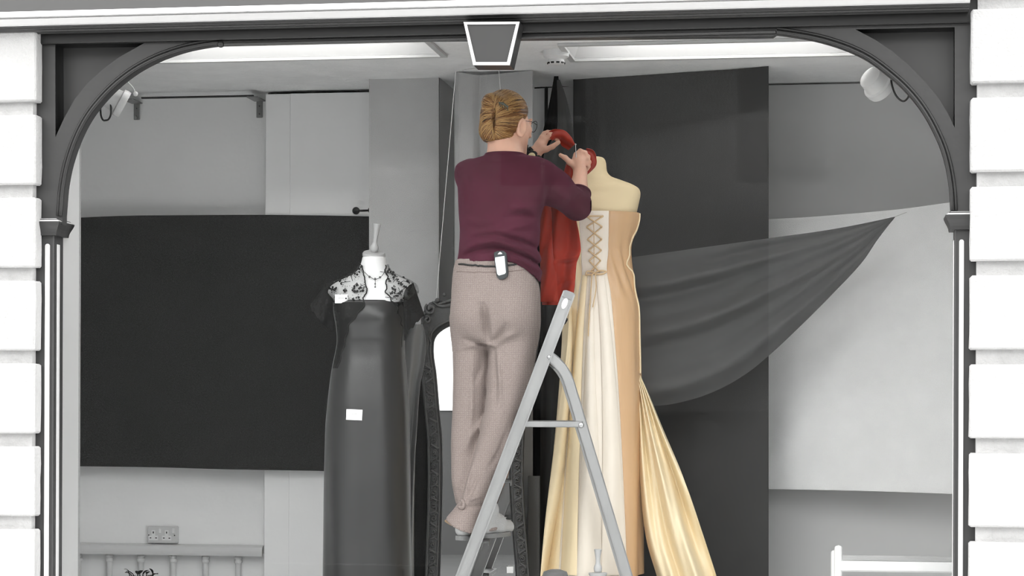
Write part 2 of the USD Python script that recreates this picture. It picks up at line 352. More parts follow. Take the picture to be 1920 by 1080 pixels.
# square columns with white flutes, capitals over them
for side in (-1, 1):
    x0, x1 = (xL, xcl) if side < 0 else (xcr, xR)
    zz = zc if side < 0 else zcR
    if side < 0: fx = [(P(84, 700, 0)[0], P(93, 700, 0)[0])]
    else: fx = [(P(1797.5, 700, 0)[0], P(1806.5, 700, 0)[0])]
    shaft = boxx((x0, 0.0, 0.45), (x1, 0.095, zz - 0.05), 0.004)
    sp = win.part('column', shaft, paint)
    zt = P(88 if side < 0 else 1802, 457 if side < 0 else 449, 0)[2]
    for a, b in fx:
        w = b - a; cap = [((a + b) / 2 + w / 2 * math.cos(t), zt - w / 2 + w / 2 * math.sin(t)) for t in np.linspace(0, math.pi, 12)]
        win.part('flute', plate(Polygon([(b, 0.5)] + cap + [(a, 0.5)]), -0.0025, 0.004), white_p, under=sp, label='white painted flute')
    # the flute on the inner cheek
    xs = x1 if side < 0 else x0; s_ = 1 if side < 0 else -1
    win.part('flute', boxx((xs - s_ * 0.003, 0.030, 0.5), (xs + s_ * 0.002, 0.056, zt), 0.001), white_p, under=sp, label='white painted flute')
    h = 0.058
    prof = [(0, 0.014), (0.012, 0.016), (0.022, 0.02), (0.034, 0.026), (0.044, 0.030), (0.048, 0.030), (0.0482, 0.026), (0.058, 0.018)]
    ms = []
    for (d0, o0), (d1, o1) in zip(prof[:-1], prof[1:]):
        lo = np.array([[x0 - o0, -o0], [x1 + o0, -o0], [x1 + o0, 0.095 + o0], [x0 - o0, 0.095 + o0]]); hi = np.array([[x0 - o1, -o1], [x1 + o1, -o1], [x1 + o1, 0.095 + o1], [x0 - o1, 0.095 + o1]])
        ms.append(trimesh.convex.convex_hull(np.vstack([np.c_[lo, np.full(4, zz - h + d0)], np.c_[hi, np.full(4, zz - h + d1)]])))
    cp = win.part('capital', join(*ms), paint)
    o = 0.0268
    top = trimesh.convex.convex_hull(np.vstack([np.c_[np.array([[x0 - .031, -.031], [x1 + .031, -.031], [x1 + .031, .126], [x0 - .031, .126]]), np.full(4, zz - h + 0.0483)], np.c_[np.array([[x0 - .012, -.012], [x1 + .012, -.012], [x1 + .012, .107], [x0 - .012, .107]]), np.full(4, zz + 0.002)]]))
    win.part('capital_top', top, white_p, under=cp, label='white painted top of the capital')
# pane
pane = usdkit.material(stage, '/World/Looks/window_pane', {'t': ('transparent_bsdf', {'color': (0.985, 0.99, 0.99)}), 'g': ('glossy_bsdf', {'roughness': 0.0, 'color': (1, 1, 1)}), 'fr': ('fresnel', {'IOR': 1.11}), 'm': ('mix_closure', {})},
                       [('fr.fac', 'm.fac'), ('t.BSDF', 'm.closure1'), ('g.BSDF', 'm.closure2')], surface='m.closure')
win.part('glass_pane', boxx((xL + 0.02, 0.0955, 0.47), (xR - 0.02, 0.0995, z_top - 0.03)), pane, label='plate glass pane')
win.part('sill', boxx((xL, -0.08, 0.40), (xR, 0.12, 0.45), 0.008), paint)

# cornice above the window
ych = P(960, 5, -0.2)[2]
def zy(y, Y): return P(960, y, Y)[2]
# lower mouldings step back towards the beam
xa, xb = xL - 0.9, P(1819, 10, -0.12)[0]
cor = Thing('cornice', 'long moulded cornice with a white band above the window', 'cornice', ((xa + xb) / 2, -0.1, zy(40, -0.1)), kind='structure')
def strip(prof, mat, name, label=None):
    poly = [(Y, zy(y, Y)) for y, Y in prof]
    a = np.array(poly); n = len(a)
    v = np.vstack([np.c_[np.full(n, xa), a], np.c_[np.full(n, xb), a]]); i = np.arange(n); j = (i + 1) % n
    caps = trimesh.creation.triangulate_polygon(Polygon(poly), engine='earcut')
    f = np.vstack([np.c_[i, j, j + n], np.c_[i, j + n, i + n]]); m = trimesh.Trimesh(v, f, process=False)
    c0 = trimesh.Trimesh(np.c_[np.full(len(caps[0]), xa), caps[0]], caps[1], process=False); c1 = trimesh.Trimesh(np.c_[np.full(len(caps[0]), xb), caps[0]], caps[1][:, ::-1], process=False)
    m = join(m, c0, c1); m.merge_vertices(); m.fix_normals(); cor.part(name, m, mat, label=label)
strip([(-60, -0.10), (-2, -0.115), (-2, 0.1), (-60, 0.1)], M('fascia_paint', 74, 0.5, var=0.02), 'fascia')
strip([(5, -0.150), (8.5, -0.150), (9.5, -0.138), (11, -0.138), (11, -0.05), (-2.2, -0.05), (-2.2, -0.118), (2, -0.128)], white_p, 'upper_bead', 'white painted bead')
strip([(11.2, -0.135), (12.5, -0.140), (24, -0.120), (26.5, -0.112), (26.5, -0.05), (11.2, -0.05)], white_p, 'white_band', 'white painted band')
strip([(26.7, -0.108), (29, -0.104), (30.5, -0.092), (33, -0.090), (36, -0.074), (38, -0.072), (39.5, -0.06), (43, -0.048), (43, 0.1), (26.7, 0.1)], paint, 'cove')
# stub of the storey above, right of the cornice
structure('wall_upper', 'plain stone storey above the shopfront, out of the frame', 'wall', boxx((xa, 0.12, zy(-45, 0)), (xb + 1.2, 0.3, 9.0)), stone_m)

# keystone bracket
ky = -0.125
o = pxpoly([(869, 41), (974, 40.5), (955.5, 122), (887, 122)], ky)
i_ = pxpoly([(875.5, 46), (967.5, 45), (950.5, 116), (892, 116)], ky)
ks = Thing('keystone_bracket', 'tapering dark grey keystone with white edging under the cornice', 'keystone', (P(921, 80, ky)[0], 0, P(921, 122, ky)[2]), kind='structure')
ks.part('block', plate(o, ky + 0.008, -0.0225), paint_d)
ks.part('white_border', plate(o.difference(i_), ky, ky + 0.008), white_p, label='white painted border')
ks.part('sunk_face', plate(i_, ky + 0.005, ky + 0.008), M('keystone_face', 54, 0.45, var=0.03))

# ================================================================ the display space
YB = 1.75
zC = P(600, 173, YB)[2]; zF = 0.45
xl_in, xr_in = P(117, 700, 0.1)[0] - 0.62, xcr + 0.42
wallp = M('grey_wall_paint', 234, 0.8, var=0.03, vscale=2.0, bump=0.06, bscale=40, spec=0.3)
ceilp = M('ceiling_paint', 240, 0.85, var=0.05, vscale=7, bump=0.35, bscale=60, spec=0.2)
jambp = M('pale_jamb_paint', 232, 0.6, var=0.02, vscale=3)
structure('wall_back', 'plain grey back wall of the window display', 'wall', boxx((xl_in - 0.1, YB, 0.0), (xr_in + 0.1, YB + 0.1, zC + 0.1)), wallp)
TROUGH = []
for px0, px1, py in ((235, 836, 108), (1072, 1640, 104)):
    q0, q1, qm = PZ(px0, py, zC), PZ(px1, py, zC), PZ((px0 + px1) / 2, py, zC); TROUGH.append((q0[0], q1[0], qm[1] - 0.34, qm[1]))
cp_ = sbox(xl_in - 0.1, 0.10, xr_in + 0.1, YB)
for a_ in TROUGH: cp_ = cp_.difference(sbox(a_[0], a_[2], a_[1], a_[3]))
cm_ = trimesh.creation.extrude_polygon(cp_, 0.12, engine='earcut'); cm_.apply_translation([0, 0, zC])
structure('ceiling', 'speckled grey ceiling over the window display', 'ceiling', cm_, ceilp)
structure('floor', 'wooden floor of the window display', 'floor', boxx((xl_in - 0.1, 0.10, zF - 0.1), (xr_in + 0.1, YB, zF)), M('floor_boards', 214, 0.5, var=0.1, vscale=4, stretch=(1, 8, 1)))
structure('wall_left', 'left side wall of the window display', 'wall', boxx((xl_in - 0.1, 0.27, zF), (xl_in, YB, zC)), jambp)
structure('wall_right', 'right side wall of the window display', 'wall', boxx((xr_in, 0.27, zF), (xr_in + 0.1, YB, zC)), jambp)
xj = P(116, 700, 0.1)[0]
structure('trim_1', 'pale painted jamb inside the left column', 'window jamb', boxx((xl_in, 0.10, zF), (xj, P(148, 700, 0.27)[1], zC)), jambp)
xj2 = P(1789, 700, 0.1)[0]
structure('trim_2', 'pale painted jamb inside the right column', 'window jamb', boxx((xj2 + 0.03, 0.10, zF), (xr_in, 0.27, zC)), jambp)
structure('wall_front', 'low stall riser under the shop window', 'wall', boxx((xL, 0.0, 0.0), (xR, 0.1, 0.40)), paint)
# street and the houses opposite, seen only in the glass and the mirror
structure('pavement', 'pale paved footway under the shop window', 'pavement', boxx((-30, -3.2, -0.1), (30, 0.0, 0.0)), M('pale_paving', 226, 0.9, var=0.05, vscale=3))
structure('street', 'grey asphalt street in front of the shop', 'street', boxx((-30, -14.0, -0.12), (30, -3.2, -0.02)), M('asphalt', 66, 0.9, var=0.1, vscale=3))
ob = Thing('opposite_house', 'row of pale brick houses over a white shopfront across the street', 'house', (0, -14.4, 0), kind='structure')
brick = M('pale_brick', 205, 0.9, var=0.15, vscale=5); sash = M('white_sash', 235, 0.5); render_w = M('white_render', 246, 0.7, var=0.02)
holes = [sbox(x - 0.55, 3.75, x + 0.55, 5.3) for x in np.arange(-12, 13, 2.4) + 0.55]
wall_ = sbox(-26, 3.25, 26, 6.6)
for h_ in holes: wall_ = wall_.difference(h_)
ob.part('upper_wall', plate(wall_, -14.3, -14.0), brick)
ob.part('ground_floor', boxx((-26, -14.4, 0), (26, -14.0, 3.25)), brick)
ob.part('stall_riser', boxx((-3, -14.0, -0.1), (1.6, -13.92, 1.57)), M('dark_riser', 62, .5))
ob.part('white_shopfront', boxx((-1.6, -14.0, 1.57), (0.6, -13.9, 3.2)), render_w)
ob.part('backing', boxx((-26, -15.4, 0), (26, -14.42, 6.6)), brick)
for h_ in holes:
    a, b, c, d = h_.bounds; fr = h_.difference(h_.buffer(-0.11, join_style=2)).union(sbox(a, (b + d) / 2 - .03, c, (b + d) / 2 + .03)).union(sbox((a + c) / 2 - .015, b, (a + c) / 2 + .015, d))
    ob.part('sash_window', plate(fr, -14.15, -14.05), sash)
    ob.part('window_glass', plate(h_, -14.3, -14.2), M('dark_glass', 40, 0.1))
# ================================================================ cloths, boards and fittings round the walls
grey_c = cloth('mid_grey_cloth', 190)
greyB_c = cloth('mid_grey_cloth_near', 174)
dark_c = cloth('charcoal_cloth', 46, weave=0.15)
char_c = cloth('charcoal_drape', 70, weave=.06)
black_c = cloth('black_cloth', 34, sheen=0.05)
pale_c = cloth('pale_grey_cloth', 246)
metal_g = M('grey_bracket_metal', 130, 0.45, metal=0.3)
wire_d = M('dark_cord', 60, 0.6); black_m = M('black_iron', 24, 0.5)
white_pl = M('white_plastic', 226, 0.4, var=0.02)

# boxed pilaster left of the middle: two flush boards
Yp = 1.68
x0, x1, x2 = P(497, 500, Yp)[0], P(542, 950, Yp)[0], P(700, 500, Yp)[0]
zt = P(595, 173, Yp)[2]
t = Thing('boxed_pilaster', 'pale boxed-in pilaster of two boards against the back wall', 'pilaster', ((x0 + x2) / 2, Yp, zF), kind='structure')
board_m = M('pale_board', 240, 0.75, var=0.02, vscale=2, bump=0.05, bscale=50, spec=0.3)
t.part('board', boxx((x0, Yp, zF), (x1, YB, zt - 0.004), 0.002), board_m); t.part('board', boxx((x1, Yp - 0.006, zF), (x2, YB, zt - 0.004), 0.002), board_m)
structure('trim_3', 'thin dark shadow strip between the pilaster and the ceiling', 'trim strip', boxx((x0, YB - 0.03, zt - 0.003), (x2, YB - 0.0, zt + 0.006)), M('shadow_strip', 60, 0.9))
structure('trim_4', 'thin dark joint strip along the top of the right back wall', 'trim strip', boxx((P(1441, 158, YB)[0], YB - 0.006, P(1500, 159, YB)[2]), (xr_in, YB, P(1500, 157, YB)[2])), M('joint_strip', 90, 0.9))

structure('wall_panel', 'smooth grey lining board over the right half of the back wall', 'wall panel', boxx((P(1441, 158, YB)[0] - .25, YB - .004, zF), (xr_in, YB, P(1500, 159, YB)[2])), M('grey_lining_board', 206, .8, var=.02, vscale=2))
# dark rail on two angle brackets, upper left
za = P(375, 182, 1.64)[2]
xa_, xb_ = P(250, 182, 1.64)[0], P(492, 180, 1.64)[0]
t = Thing('dark_rail', 'thin dark rail under the ceiling on two grey brackets, upper left', 'rail', ((xa_ + xb_) / 2, 1.64, za))
t.part('rail', boxx((P(266, 182, 1.64)[0], 1.630, za - 0.0035), (P(476, 180, 1.64)[0], 1.644, za + 0.004), 0.001), M('dark_rail', 30, 0.5))
for px in (257, 487):
    xc = P(px, 200, YB)[0]; w = 0.014
    br = t.part('bracket', join(boxx((xc - w, YB - 0.005, za - 0.078), (xc + w, YB, za - 0.004), 0.002), boxx((xc - w - 0.01, 1.625, za - 0.008), (xc + w + 0.012, YB, za - 0.003), 0.001)), metal_g)
    for dz in (-0.028, -0.062): t.part('screw', lathe([(0.0035, 0), (0.003, 0.002)], (xc, YB - 0.0045, za + dz), (0, -1, 0), 10), M('screw', 80, 0.4, metal=0.6), under=br)

# dark cloth panel pinned across the left wall, sagging lower edge standing off the wall
def dark_fn(u, v):
    py = (1 - v) * interp([(0, 411), (0.28, 404), (0.65, 403), (1.0, 406)], 1, u) + v * interp([(0, 874), (0.3, 876), (0.55, 880), (0.75, 882), (1, 885)], 1, u)
    px = 100 + u * 600
    Y = 1.668 - 0.045 * np.clip((u - 0.2) / 0.5, 0, 1) * v ** 2 - 0.003 * np.sin(9 * u + 2 * v)
    return np.stack([P(a, b, c) for a, b, c in zip(px.ravel(), py.ravel(), Y.ravel())]).reshape(*u.shape, 3)
t = Thing('dark_cloth_panel', 'wide charcoal cloth pinned flat across the left back wall', 'cloth panel', P(400, 880, 1.68))
t.part('cloth', sheet(dark_fn, 60, 24, 0.003), dark_c, smooth=True)
# black hook with a round knob above it
hk = P(672, 397, 1.672)
t = Thing('curtain_hook', 'black iron hold-back hook with round knob beside the grey column', 'hook', hk)
kb = trimesh.creation.icosphere(3, 0.016); kb.apply_translation(hk + [0, -0.045, 0]); t.part('knob', kb, black_m, smooth=True)
t.part('stem', tube([hk + [0.0, -0.045, 0], hk + [0.03, -0.047, 0], hk + [0.052, -0.04, 0.001], hk + [0.056, 0.002, 0.006]], 0.0045), black_m, smooth=True)
t.part('back_plate', lathe([(0.014, 0), (0.014, 0.003), (0.006, 0.006)], hk + [0.056, 0.0, 0.006], (0, -1, 0), 20), black_m)

# column wrapped in mid grey cloth
def on_ceiling(px, py): return PZ(px, py, zC)
def hang(fn_top, px0, px1, Yf, pyb, nu, nv, thick=0.003):
    """A cloth hung from the ceiling; fn_top(px) the pixel row of its upper edge, Yf(u, v) its distance."""
    def fn(u, v):
        px = px0 + u * (px1 - px0); Y = Yf(u, v)
        top = fn_top(px); py = top + v * (pyb - top)
        return np.stack([P(a, b, c) for a, b, c in zip(px.ravel(), py.ravel(), Y.ravel())]).reshape(*u.shape, 3)
    return sheet(fn, nu, nv, thick)
zfl = lambda Y: float(to_px([0, Y, zF + 0.01])[0, 1])
topA = lambda px: interp([(690, 146), (720, 144), (756, 141), (800, 139), (824, 139), (853, 144)], 1, px)
t = Thing('wrapped_column', 'square column wrapped in mid grey cloth behind the black dress', 'draped column', P(757, 1400, 1.42))
cA = P(692, 400, 1.42)[0], P(823, 400, 1.42)[0]
t.part('front_cloth', hang(topA, 692, 823, lambda u, v: 1.42 + 0.004 * np.sin(u * 5 + 3 * v) + 0.02 * (1 - u) * 0, zfl(1.42), 30, 40), grey_c, smooth=True)
def sideA(u, v):
    Y = 1.42 + u * (YB - 0.005 - 1.42); x = cA[1] + 0.004 * np.sin(v * 5) * u
    zt_ = P(823, 140, 1.42)[2]; z = (1 - v) * (zt_ - 0.012 * np.sin(u * np.pi)) + v * (zF + 0.01)
    return np.stack([x, Y, z], -1)
t.part('side_cloth', sheet(sideA, 12, 30), grey_c, smooth=True)
t.part('column_core', boxx((cA[0] + 0.01, 1.44, zF), (cA[1] - 0.012, YB, P(757, 150, 1.44)[2])), board_m)
def topB(px): return interp([(852, 134), (870, 137), (898, 141), (930, 139), (970, 135), (1000, 132)], 1, px)
def YB_(u, v):
    a = u * (1000 - 853) + 853
    return 1.27 + 0.045 * np.exp(-((a - 900) / 9) ** 2) * (0.3 + 0.7 * np.minimum(v * 6, 1)) - 0.012 * np.sin((a - 853) / 23) * 0.5 + 0.02 * np.exp(-((a - 853) / 5) ** 2)
t = Thing('grey_cloth_hanging', 'smooth mid grey cloth hanging from the ceiling behind the woman', 'hanging cloth', P(925, 1400, 1.27))
t.part('cloth', hang(topB, 853, 999, YB_, zfl(1.27), 74, 40), greyB_c, smooth=True)

# big dark drape on the right, hung on a slant from the ceiling
Yl, Yr = on_ceiling(1078, 149)[1], on_ceiling(1441, 124)[1]
def topR(px): return interp([(1075, 149), (1150, 144.5), (1250, 138), (1300, 134.5), (1375, 130), (1441, 123.5)], 1, px)
def YR_(u, v):
    s = 1.0 - 0.5 * v
    return Yl + (Yr - Yl) * u * s + 0.020 * np.sin(u * 40) * np.exp(-((u - 0.1) / 0.12) ** 2) * (0.2 + v) + 0.010 * np.sin(u * 17 + v * 2.0) * v + 0.02 * np.sin(u * 6.5 - 1.2 + 3 * v) * v
t = Thing('charcoal_drape', 'broad charcoal drape hanging full height behind the ivory dress', 'drape', P(1260, 1400, 1.25))
t.part('cloth', hang(topR, 1075, 1441, YR_, zfl(1.3), 120, 50), char_c, smooth=True)
# black drape gathered to a point on the ceiling, charcoal chiffon in front of it
pk = on_ceiling(1043, 143); yk = pk[1]
def blk(u, v):
    py = 143 + v * (zfl(yk) - 143)
    L = interp([(143, 1039), (200, 1029), (260, 1016), (400, 1000), (600, 985), (760, 977), (900, 975), (1500, 974)], 1, py); R = interp([(143, 1047), (200, 1053), (260, 1058), (400, 1062), (600, 1064), (900, 1064), (1500, 1064)], 1, py)
    px = L + u * (R - L); Y = yk + 0.02 * np.sin(u * 15) * np.minimum(v * 3, 1)
    return np.stack([P(a, b, c) for a, b, c in zip(px.ravel(), py.ravel(), Y.ravel())]).reshape(*u.shape, 3)
t = Thing('black_drape', 'black drape gathered to a point on the ceiling between two cloths', 'drape', P(1020, 1400, yk))
t.part('cloth', sheet(blk, 50, 50), black_c, smooth=True)
yq = yk - 0.12
def chf(u, v):
    py = 150 + v * (zfl(yq) - 150)
    L = interp([(150, 1044), (200, 1046), (240, 1046), (290, 1020), (400, 1010), (600, 1014), (760, 1014), (900, 1013), (1500, 1008)], 1, py); R = interp([(150, 1050), (200, 1066), (260, 1076), (400, 1078), (1500, 1080)], 1, py)
    px = L + u * (R - L); Y = yq + 0.03 * np.sin(u * 11 + 0.6) * np.minimum(v * 3, 1)
    return np.stack([P(a, b, c) for a, b, c in zip(px.ravel(), py.ravel(), Y.ravel())]).reshape(*u.shape, 3)
t = Thing('charcoal_chiffon', 'narrow charcoal chiffon length hanging between red top and black drape', 'chiffon', P(1045, 1400, yq))
t.part('cloth', sheet(chf, 50, 60), cloth('charcoal_chiffon', 80, alpha=0.8), smooth=True)
t = Thing('curtain_pole', 'thin black upright pole left of the gathered black drape', 'pole', P(1024, 1400, 1.72))
a, b = P(1024, 163, 1.72), P(1024, 1400, 1.72); b[2] = zF; a[0] = b[0] = P(1024, 240, 1.72)[0]
t.part('pole', tube([b, a], 0.0075, 12), black_m, smooth=True); t.part('foot', lathe([(0.05, 0), (0.05, 0.006), (0.012, 0.012)], b), black_m)
t.part('arm', tube([a + [-0.05, 0, -0.004], a + [0.115, 0, 0.004]], 0.003, 8), black_m)
# plain grey board low behind the ladder
yb_ = 1.24
t = Thing('grey_board', 'narrow upright grey board low behind the stepladder', 'board', P(1002, 1400, yb_))
l0, l1 = XZ(991, 892, yb_), XZ(1013, 892, yb_)
t.part('board', boxx((l0[0], yb_ - 0.02, zF), (l1[0], yb_, l0[1]), 0.002), cloth('grey_board_felt', 112))

# pale cloth over the right-hand wall
def pale(u, v):
    px = 1436 + u * 420
    top = interp([(1436, 411), (1500, 408), (1580, 402), (1680, 393), (1785, 379), (1860, 368)], 1, px); bot = interp([(1436, 917), (1600, 920), (1785, 926), (1860, 929)], 1, px)
    py = top + v * (bot - top)
    Y = 1.62 - 0.10 * u + 0.010 * np.sin(3 * u + 4 * v) \
        - 0.035 * np.exp(-(((u - 0.12) * 1.0 + (v - 0.82) * 1.6) / 0.15) ** 2) * np.exp(-((u - 0.1) / 0.3) ** 2) \
        - 0.034 * np.exp(-((v - 0.33 + 0.42 * (u - 0.3)) / 0.07) ** 2) * np.exp(-((u - 0.45) / 0.35) ** 2) \
        - 0.030 * np.exp(-((v - 0.55 + 0.75 * (u - 0.3)) / 0.09) ** 2) * np.exp(-((u - 0.4) / 0.3) ** 2) + 0.03 * np.exp(-((u) / 0.08) ** 2) * v
    return np.stack([P(a, b, c) for a, b, c in zip(px.ravel(), py.ravel(), Y.ravel())]).reshape(*u.shape, 3)
t = Thing('pale_cloth_panel', 'pale grey cloth stretched across the right back wall behind the swag', 'cloth panel', P(1640, 920, 1.6))
t.part('cloth', sheet(pale, 90, 90, 0.003), pale_c, smooth=True)

# sheer swag from the gather beside the dress to a point pinned on the right
chiffon = M('sheer_grey_chiffon', 96, 0.8, var=0.10, vscale=2.5, bump=0.05, bscale=400, spec=0.2, alpha=0.66)
g0 = [(480, 1178), (500, 1176), (540, 1182), (580, 1190), (640, 1198), (700, 1200), (760, 1198)]
def swag(u, v):
    # u along the cloth to the tip, v from the upper edge to the lower edge
    tip = np.array([1678, 406.5])
    sx = interp([(0, 1172), (0.3, 1180), (0.6, 1188), (1, 1192)], 1, v); sy = 484 + v * 278
    U = np.maximum(u, 0)
    mx_top = 1172 + U * (1678 - 1172); my_top = interp([(1172, 484), (1300, 466.5), (1440, 447), (1560, 430), (1678, 406.5)], 1, mx_top)
    low = smooth_path([(1192, 762), (1240, 760), (1300, 748), (1350, 729), (1400, 700), (1440, 668), (1500, 612), (1560, 552), (1620, 487), (1645, 450), (1678, 407.5)], 200)
    k = np.clip(U * 199, 0, 199); lx = np.interp(k, np.arange(200), low[:, 0]); ly = np.interp(k, np.arange(200), low[:, 1])
    sag = np.sin(np.pi * v) * 10 * np.sin(np.pi * U)
    px = mx_top * (1 - v) + lx * v; py = my_top * (1 - v) + ly * v + sag
    amp = (1 - U) ** 0.7 * np.minimum(U * 5 + 0.45, 1) * 0.030
    w = v + 0.10 * np.sin(2.2 * U + 0.6) * np.sin(np.pi * v)
    Y = 1.12 + 0.12 * U + amp * (np.sin(w * 19 + 0.5) + 0.5 * np.sin(w * 37 + 2 + U * 3)) - 0.05 * np.sin(np.pi * np.clip(U * 1.1, 0, 1)) * np.sin(np.pi * v)
    return np.stack([P(a, b, c) for a, b, c in zip(px.ravel(), py.ravel(), Y.ravel())]).reshape(*u.shape, 3)
t = Thing('sheer_swag', 'sheer dark grey chiffon swag drawn to a point on the right', 'swag', P(1430, 600, 1.15))
t.part('cloth', sheet(swag, 110, 120, 0.0015), chiffon, smooth=True)
tp = P(1678, 406.5, 1.24)
t.part('nylon_thread', tube([tp, P(1700, 398, 1.56)], 0.0008, 6), M('nylon', 150, 0.4))
# ================================================================ ceiling fittings
lampw = M('lamp_enamel', 196, 0.4, var=0.02)
tube_glow = usdkit.material(stage, '/World/Looks/tube_glow', {'e': ('emission', {'color': (1, 0.985, 0.96), 'strength': TUBE})}, surface='e.emission')
def fit_light(label, tr):
    """A white trough let into the ceiling, its tube up inside, out of sight from the street."""
    x0, x1, y0, y1 = tr; D = 0.11
    t = Thing('fluorescent_light', label, 'ceiling light', ((x0 + x1) / 2, (y0 + y1) / 2, zC))
    g = 0.004; o = sbox(x0 - .018, y0 - .018, x1 + .018, y1 + .018).difference(sbox(x0 + g, y0 + g, x1 - g, y1 - g))
    m = trimesh.creation.extrude_polygon(o, .010, engine='earcut'); m.apply_translation([0, 0, zC - .011]); t.part('rim', m, lampw)
    x0, x1, y0, y1 = x0 + .001, x1 - .001, y0 + .001, y1 - .001
    def wing(lo, hi):
        (ax, ay), (bx, by) = lo, hi
        return None
    w = .05
    bot = np.array([[x0, y0], [x1, y0], [x1, y1], [x0, y1]]); top = np.array([[x0 + w, y0 + w], [x1 - w, y0 + w], [x1 - w, y1 - w], [x0 + w, y1 - w]])
    for i in range(4):
        j = (i + 1) % 4; a, b, c, d = bot[i], bot[j], top[j], top[i]
        n = np.array([(b - a)[1], -(b - a)[0]]); n = n / np.linalg.norm(n) * .001
        pts = [[*a, zC + .001], [*b, zC + .001], [*c, zC + D], [*d, zC + D], [*(a - n * 0), zC + .004], [*(b), zC + .004], [*c, zC + D + .004], [*d, zC + D + .004]]
        t.part('reflector', trimesh.convex.convex_hull(np.array(pts)), lampw)
    t.part('tray', boxx((x0 + w, y0 + w, zC + D), (x1 - w, y1 - w, zC + D + .006)), lampw)
    ym = (y0 + y1) / 2
    t.part('fluorescent_tube', tube([(x0 + 0.10, ym, zC + .082), (x1 - 0.10, ym, zC + .082)], 0.011, 12), tube_glow, smooth=True)
    for xx in (x0 + 0.09, x1 - 0.09): t.part('tube_holder', boxx((xx - 0.012, ym - 0.014, zC + .066), (xx + 0.012, ym + 0.014, zC + D), 0.003), white_pl)
fit_light('recessed white fluorescent ceiling light left of the keystone', TROUGH[0])
fit_light('recessed white fluorescent ceiling light right of the smoke detector', TROUGH[1])
sd = PZ(1043, 100, zC - 0.01)
t = Thing('smoke_detector', 'round white smoke detector on the ceiling right of the keystone', 'smoke detector', (sd[0], sd[1], zC))
t.part('base', lathe([(0.030, -0.034), (0.048, -0.024), (0.050, -0.004), (0.050, 0)], (sd[0], sd[1], zC), sides=36), white_pl, smooth=35)
t.part('sensor_head', lathe([(0.020, -0.056), (0.031, -0.052), (0.033, -0.044), (0.030, -0.034)], (sd[0], sd[1], zC), sides=36), white_pl, smooth=35)
for a in np.linspace(0, 2 * np.pi, 10, endpoint=False):
    c = np.array([sd[0] + 0.0325 * math.cos(a), sd[1] + 0.0325 * math.sin(a), zC - 0.048]); b_ = boxx((-0.006, -0.0015, -0.003), (0.006, 0.0015, 0.003)); b_.apply_transform(trimesh.transformations.rotation_matrix(a + np.pi / 2, [0, 0, 1])); b_.apply_translation(c); t.part('vent_slot', b_, black_m)
# round spotlights half behind the arch on each side
def spot(px, py, Y, R, axis, label, cord, bracket):
    c = P(px, py, Y); ax = np.array(axis, float); ax /= np.linalg.norm(ax)
    t = Thing('wall_spotlight', label, 'spotlight', c)
    pr = [(R * .5, -R * .95), (R * .72, -R * .8), (R * .80, -R * .25), (R * .84, -R * .12), (R * .98, -R * .05), (R, R * .25), (R * .97, R * .42), (R * .9, R * .42), (R * .86, R * .25)]
    t.part('lamp_housing', lathe(pr, c, ax, 40), white_pl, smooth=35)
    t.part('lens', lathe([(R * .87, R * .24), (R * .85, R * .33), (R * .4, R * .37)], c, ax, 40), M('lamp_lens', 215, 0.15), smooth=35)
    t.part('cord', tube(smooth_path([P(*q) for q in cord], 40), 0.0035, 8), wire_d, smooth=True)
    t.part('bracket', tube(smooth_path([P(*q) for q in bracket], 20), 0.006, 8), white_pl, smooth=True)
    return t
spot(1646, 158, 0.62, 0.060, (0.42, 0.45, -0.32), 'round white spotlight half behind the arch, upper right', [(1671, 150, .58), (1675, 168, .58), (1684, 184, .58), (1694, 190, .58), (1703, 182, .58), (1708, 160, .56), (1712, 120, .54)], [(1660, 150, .65), (1700, 140, .66), (1715, 90, .66), (1716, 35, .70)])
spot(224, 192, 0.62, 0.055, (0.80, 0.35, -0.45), 'round white spotlight half behind the arch, upper left', [(207, 192, .58), (208, 212, .58), (202, 225, .58), (195, 226, .58), (189, 215, .58), (188, 190, .58), (190, 120, .56)], [(205, 175, .66), (190, 140, .66), (180, 90, .66), (178, 38, .70)])
kn = P(254, 176, 0.62); lm = Thing('clamp_knob', 'small white clamp knob beside the upper left spotlight', 'knob', kn)
kb = trimesh.creation.icosphere(3, 0.0095); kb.apply_translation(kn); lm.part('knob', kb, white_pl, smooth=True)
lm.part('wire', tube(smooth_path([kn, P(250, 165, .62), P(241, 155, .61), P(225, 120, .60), P(215, 38, .60)], 24), 0.002, 8), white_pl, smooth=True)
# white strings
st = M('white_string', 225, 0.7)
t = Thing('white_string', 'slanting white string from the ceiling down to the mirror top', 'string', P(818, 560, 1.13))
t.part('string', tube([P(854.5, 134, 1.0), P(836, 350, 1.07), P(818, 560, 1.135)], 0.0018, 6), st)
t.part('top_run', tube([P(854.5, 134, 1.0), on_ceiling(892, 127)], 0.0012, 6), st)
p0, p1 = on_ceiling(935, 128), P(938.5, 172, 0.95)
t = Thing('white_string', 'short white string hanging from the ceiling behind the hair clip', 'string', p1)
t.part('string', tube([p0, p1, P(941, 205, 0.95)], 0.0016, 6), st)
